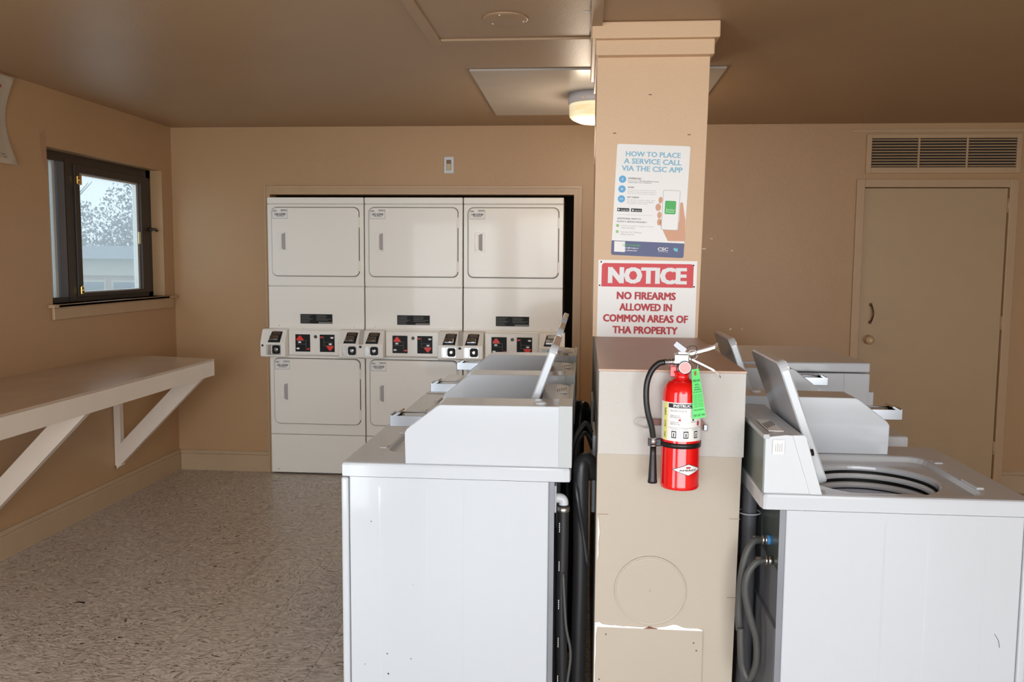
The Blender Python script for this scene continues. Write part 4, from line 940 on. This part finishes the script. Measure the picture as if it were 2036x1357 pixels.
obj('pipe_ring', MB().tube([(-.001+.032*math.cos(k*PI/8), .0+.03*math.sin(k*PI/8), -.108) for k in range(17)], .0022, 6, sub=2), plastic_grey, h4_)
obj('valve_bracket', MB().prism([(2.23, .70), (2.44, .70), (2.44, .83), (2.23, .86)], 'x', .5135, .5150), galv, None).name = 'inlet_valve_plate'
vp = bpy.data.objects['inlet_valve_plate']; vp.parent = None
tag(vp, 'galvanised valve plate on the back of the near right washer', 'plate')

# ================================================================ OUTSIDE (seen through the left window)
GZ = -3.0
struct('ground_outside', MB().box(-90, 60, -60, 120, GZ-.2, GZ), mat('winter_grass', (118, 120, 92), .9, var=.2, vscale=.5))
hb = thing('neighbour_building', (-15, 27.3, GZ), 'long low brick building with pale gable seen through the window', 'building')
obj('brick_wall', MB().box(-9, 8, 0, 7, 0, 4.0), mat('pale_brick', (176, 150, 130), .8, var=.1, vscale=3), hb)
obj('upper_siding', MB().box(-9.1, 8.1, -.12, 7.1, 3.95, 4.55), mat('cream_siding', (196, 188, 168), .7), hb)
obj('roof', MB().prism([(-.5, 4.5), (7.5, 4.5), (3.5, 4.98)], 'x', -9.4, 8.4), mat('grey_shingle', (110, 120, 128), .8), hb)
for x in (-6, -3.6, -1.2, -.1, 1.0, 3.4, 5.8):
    wq = obj('window', MB().box(x-.45, x+.45, -.05, .02, 2.6, 3.8), mat('cream_siding', (196, 188, 168), .7), hb); obj('pane', MB().box(x-.38, x+.38, -.07, -.05, 2.67, 3.73), mat('outside_pane', (90, 110, 126), .2), wq)
leafm = mat('bare_twigs', (96, 100, 98), .9, var=.2, vscale=1)
bark = mat('bark', (70, 62, 56), .9)
def tree(x, y, h, r, label):
    t = thing('tree', (x, y, GZ), label, 'tree', 'winter trees beyond the neighbouring building')
    tr = MB().tube([(0, 0, 0), (.1, 0, h*.4), (0, .1, h*.7), (.1, 0, h*.95)], lambda q: .25*(1-.8*q), 8)
    for k in range(14):
        a = random.uniform(0, 2*PI); z0 = h*random.uniform(.3, .85); e = random.uniform(.5, 1)*r
        tr.tube([(0, 0, z0), (e*.5*math.cos(a), e*.5*math.sin(a), z0+e*.35), (e*math.cos(a), e*math.sin(a), z0+e*.8)], lambda q: .07*(1-.8*q), 5, sub=2)
    obj('trunk', tr, bark, t)
    f = MB()
    for k in range(5200):
        a = random.uniform(0, 2*PI); u = random.uniform(-1, 1); rr_ = r*random.random()**.45; s_ = math.sqrt(1-u*u)
        c = Vector((rr_*s_*math.cos(a), rr_*s_*math.sin(a), h*.62+rr_*u*1.15*h/r*.32)); q = [Vector([random.uniform(-.13, .13) for _ in range(3)]) for _ in range(3)]
        f.bm.faces.new([f.bm.verts.new(c+v_) for v_ in q])
    obj('foliage', f, leafm, t, kind='stuff')
for k, (x, y, hh, r) in enumerate([(-26.5, 41, 8.2, 2.7), (-21.2, 41, 7.2, 2.6), (-16.2, 41, 8.0, 2.4), (-33, 43, 9.0, 3.2), (-11, 42, 7.2, 2.6), (-24.5, 47.5, 9.6, 3.2)]):
    tree(x, y, hh, r, ['bare winter tree left of the others beyond the pale building', 'low bare tree in the middle of the window view', 'bare winter tree at the right of the window view', 'tallest bare tree farthest left beyond the building', 'small bare tree farthest right beyond the building', 'tall bare tree standing behind the row of trees'][k])
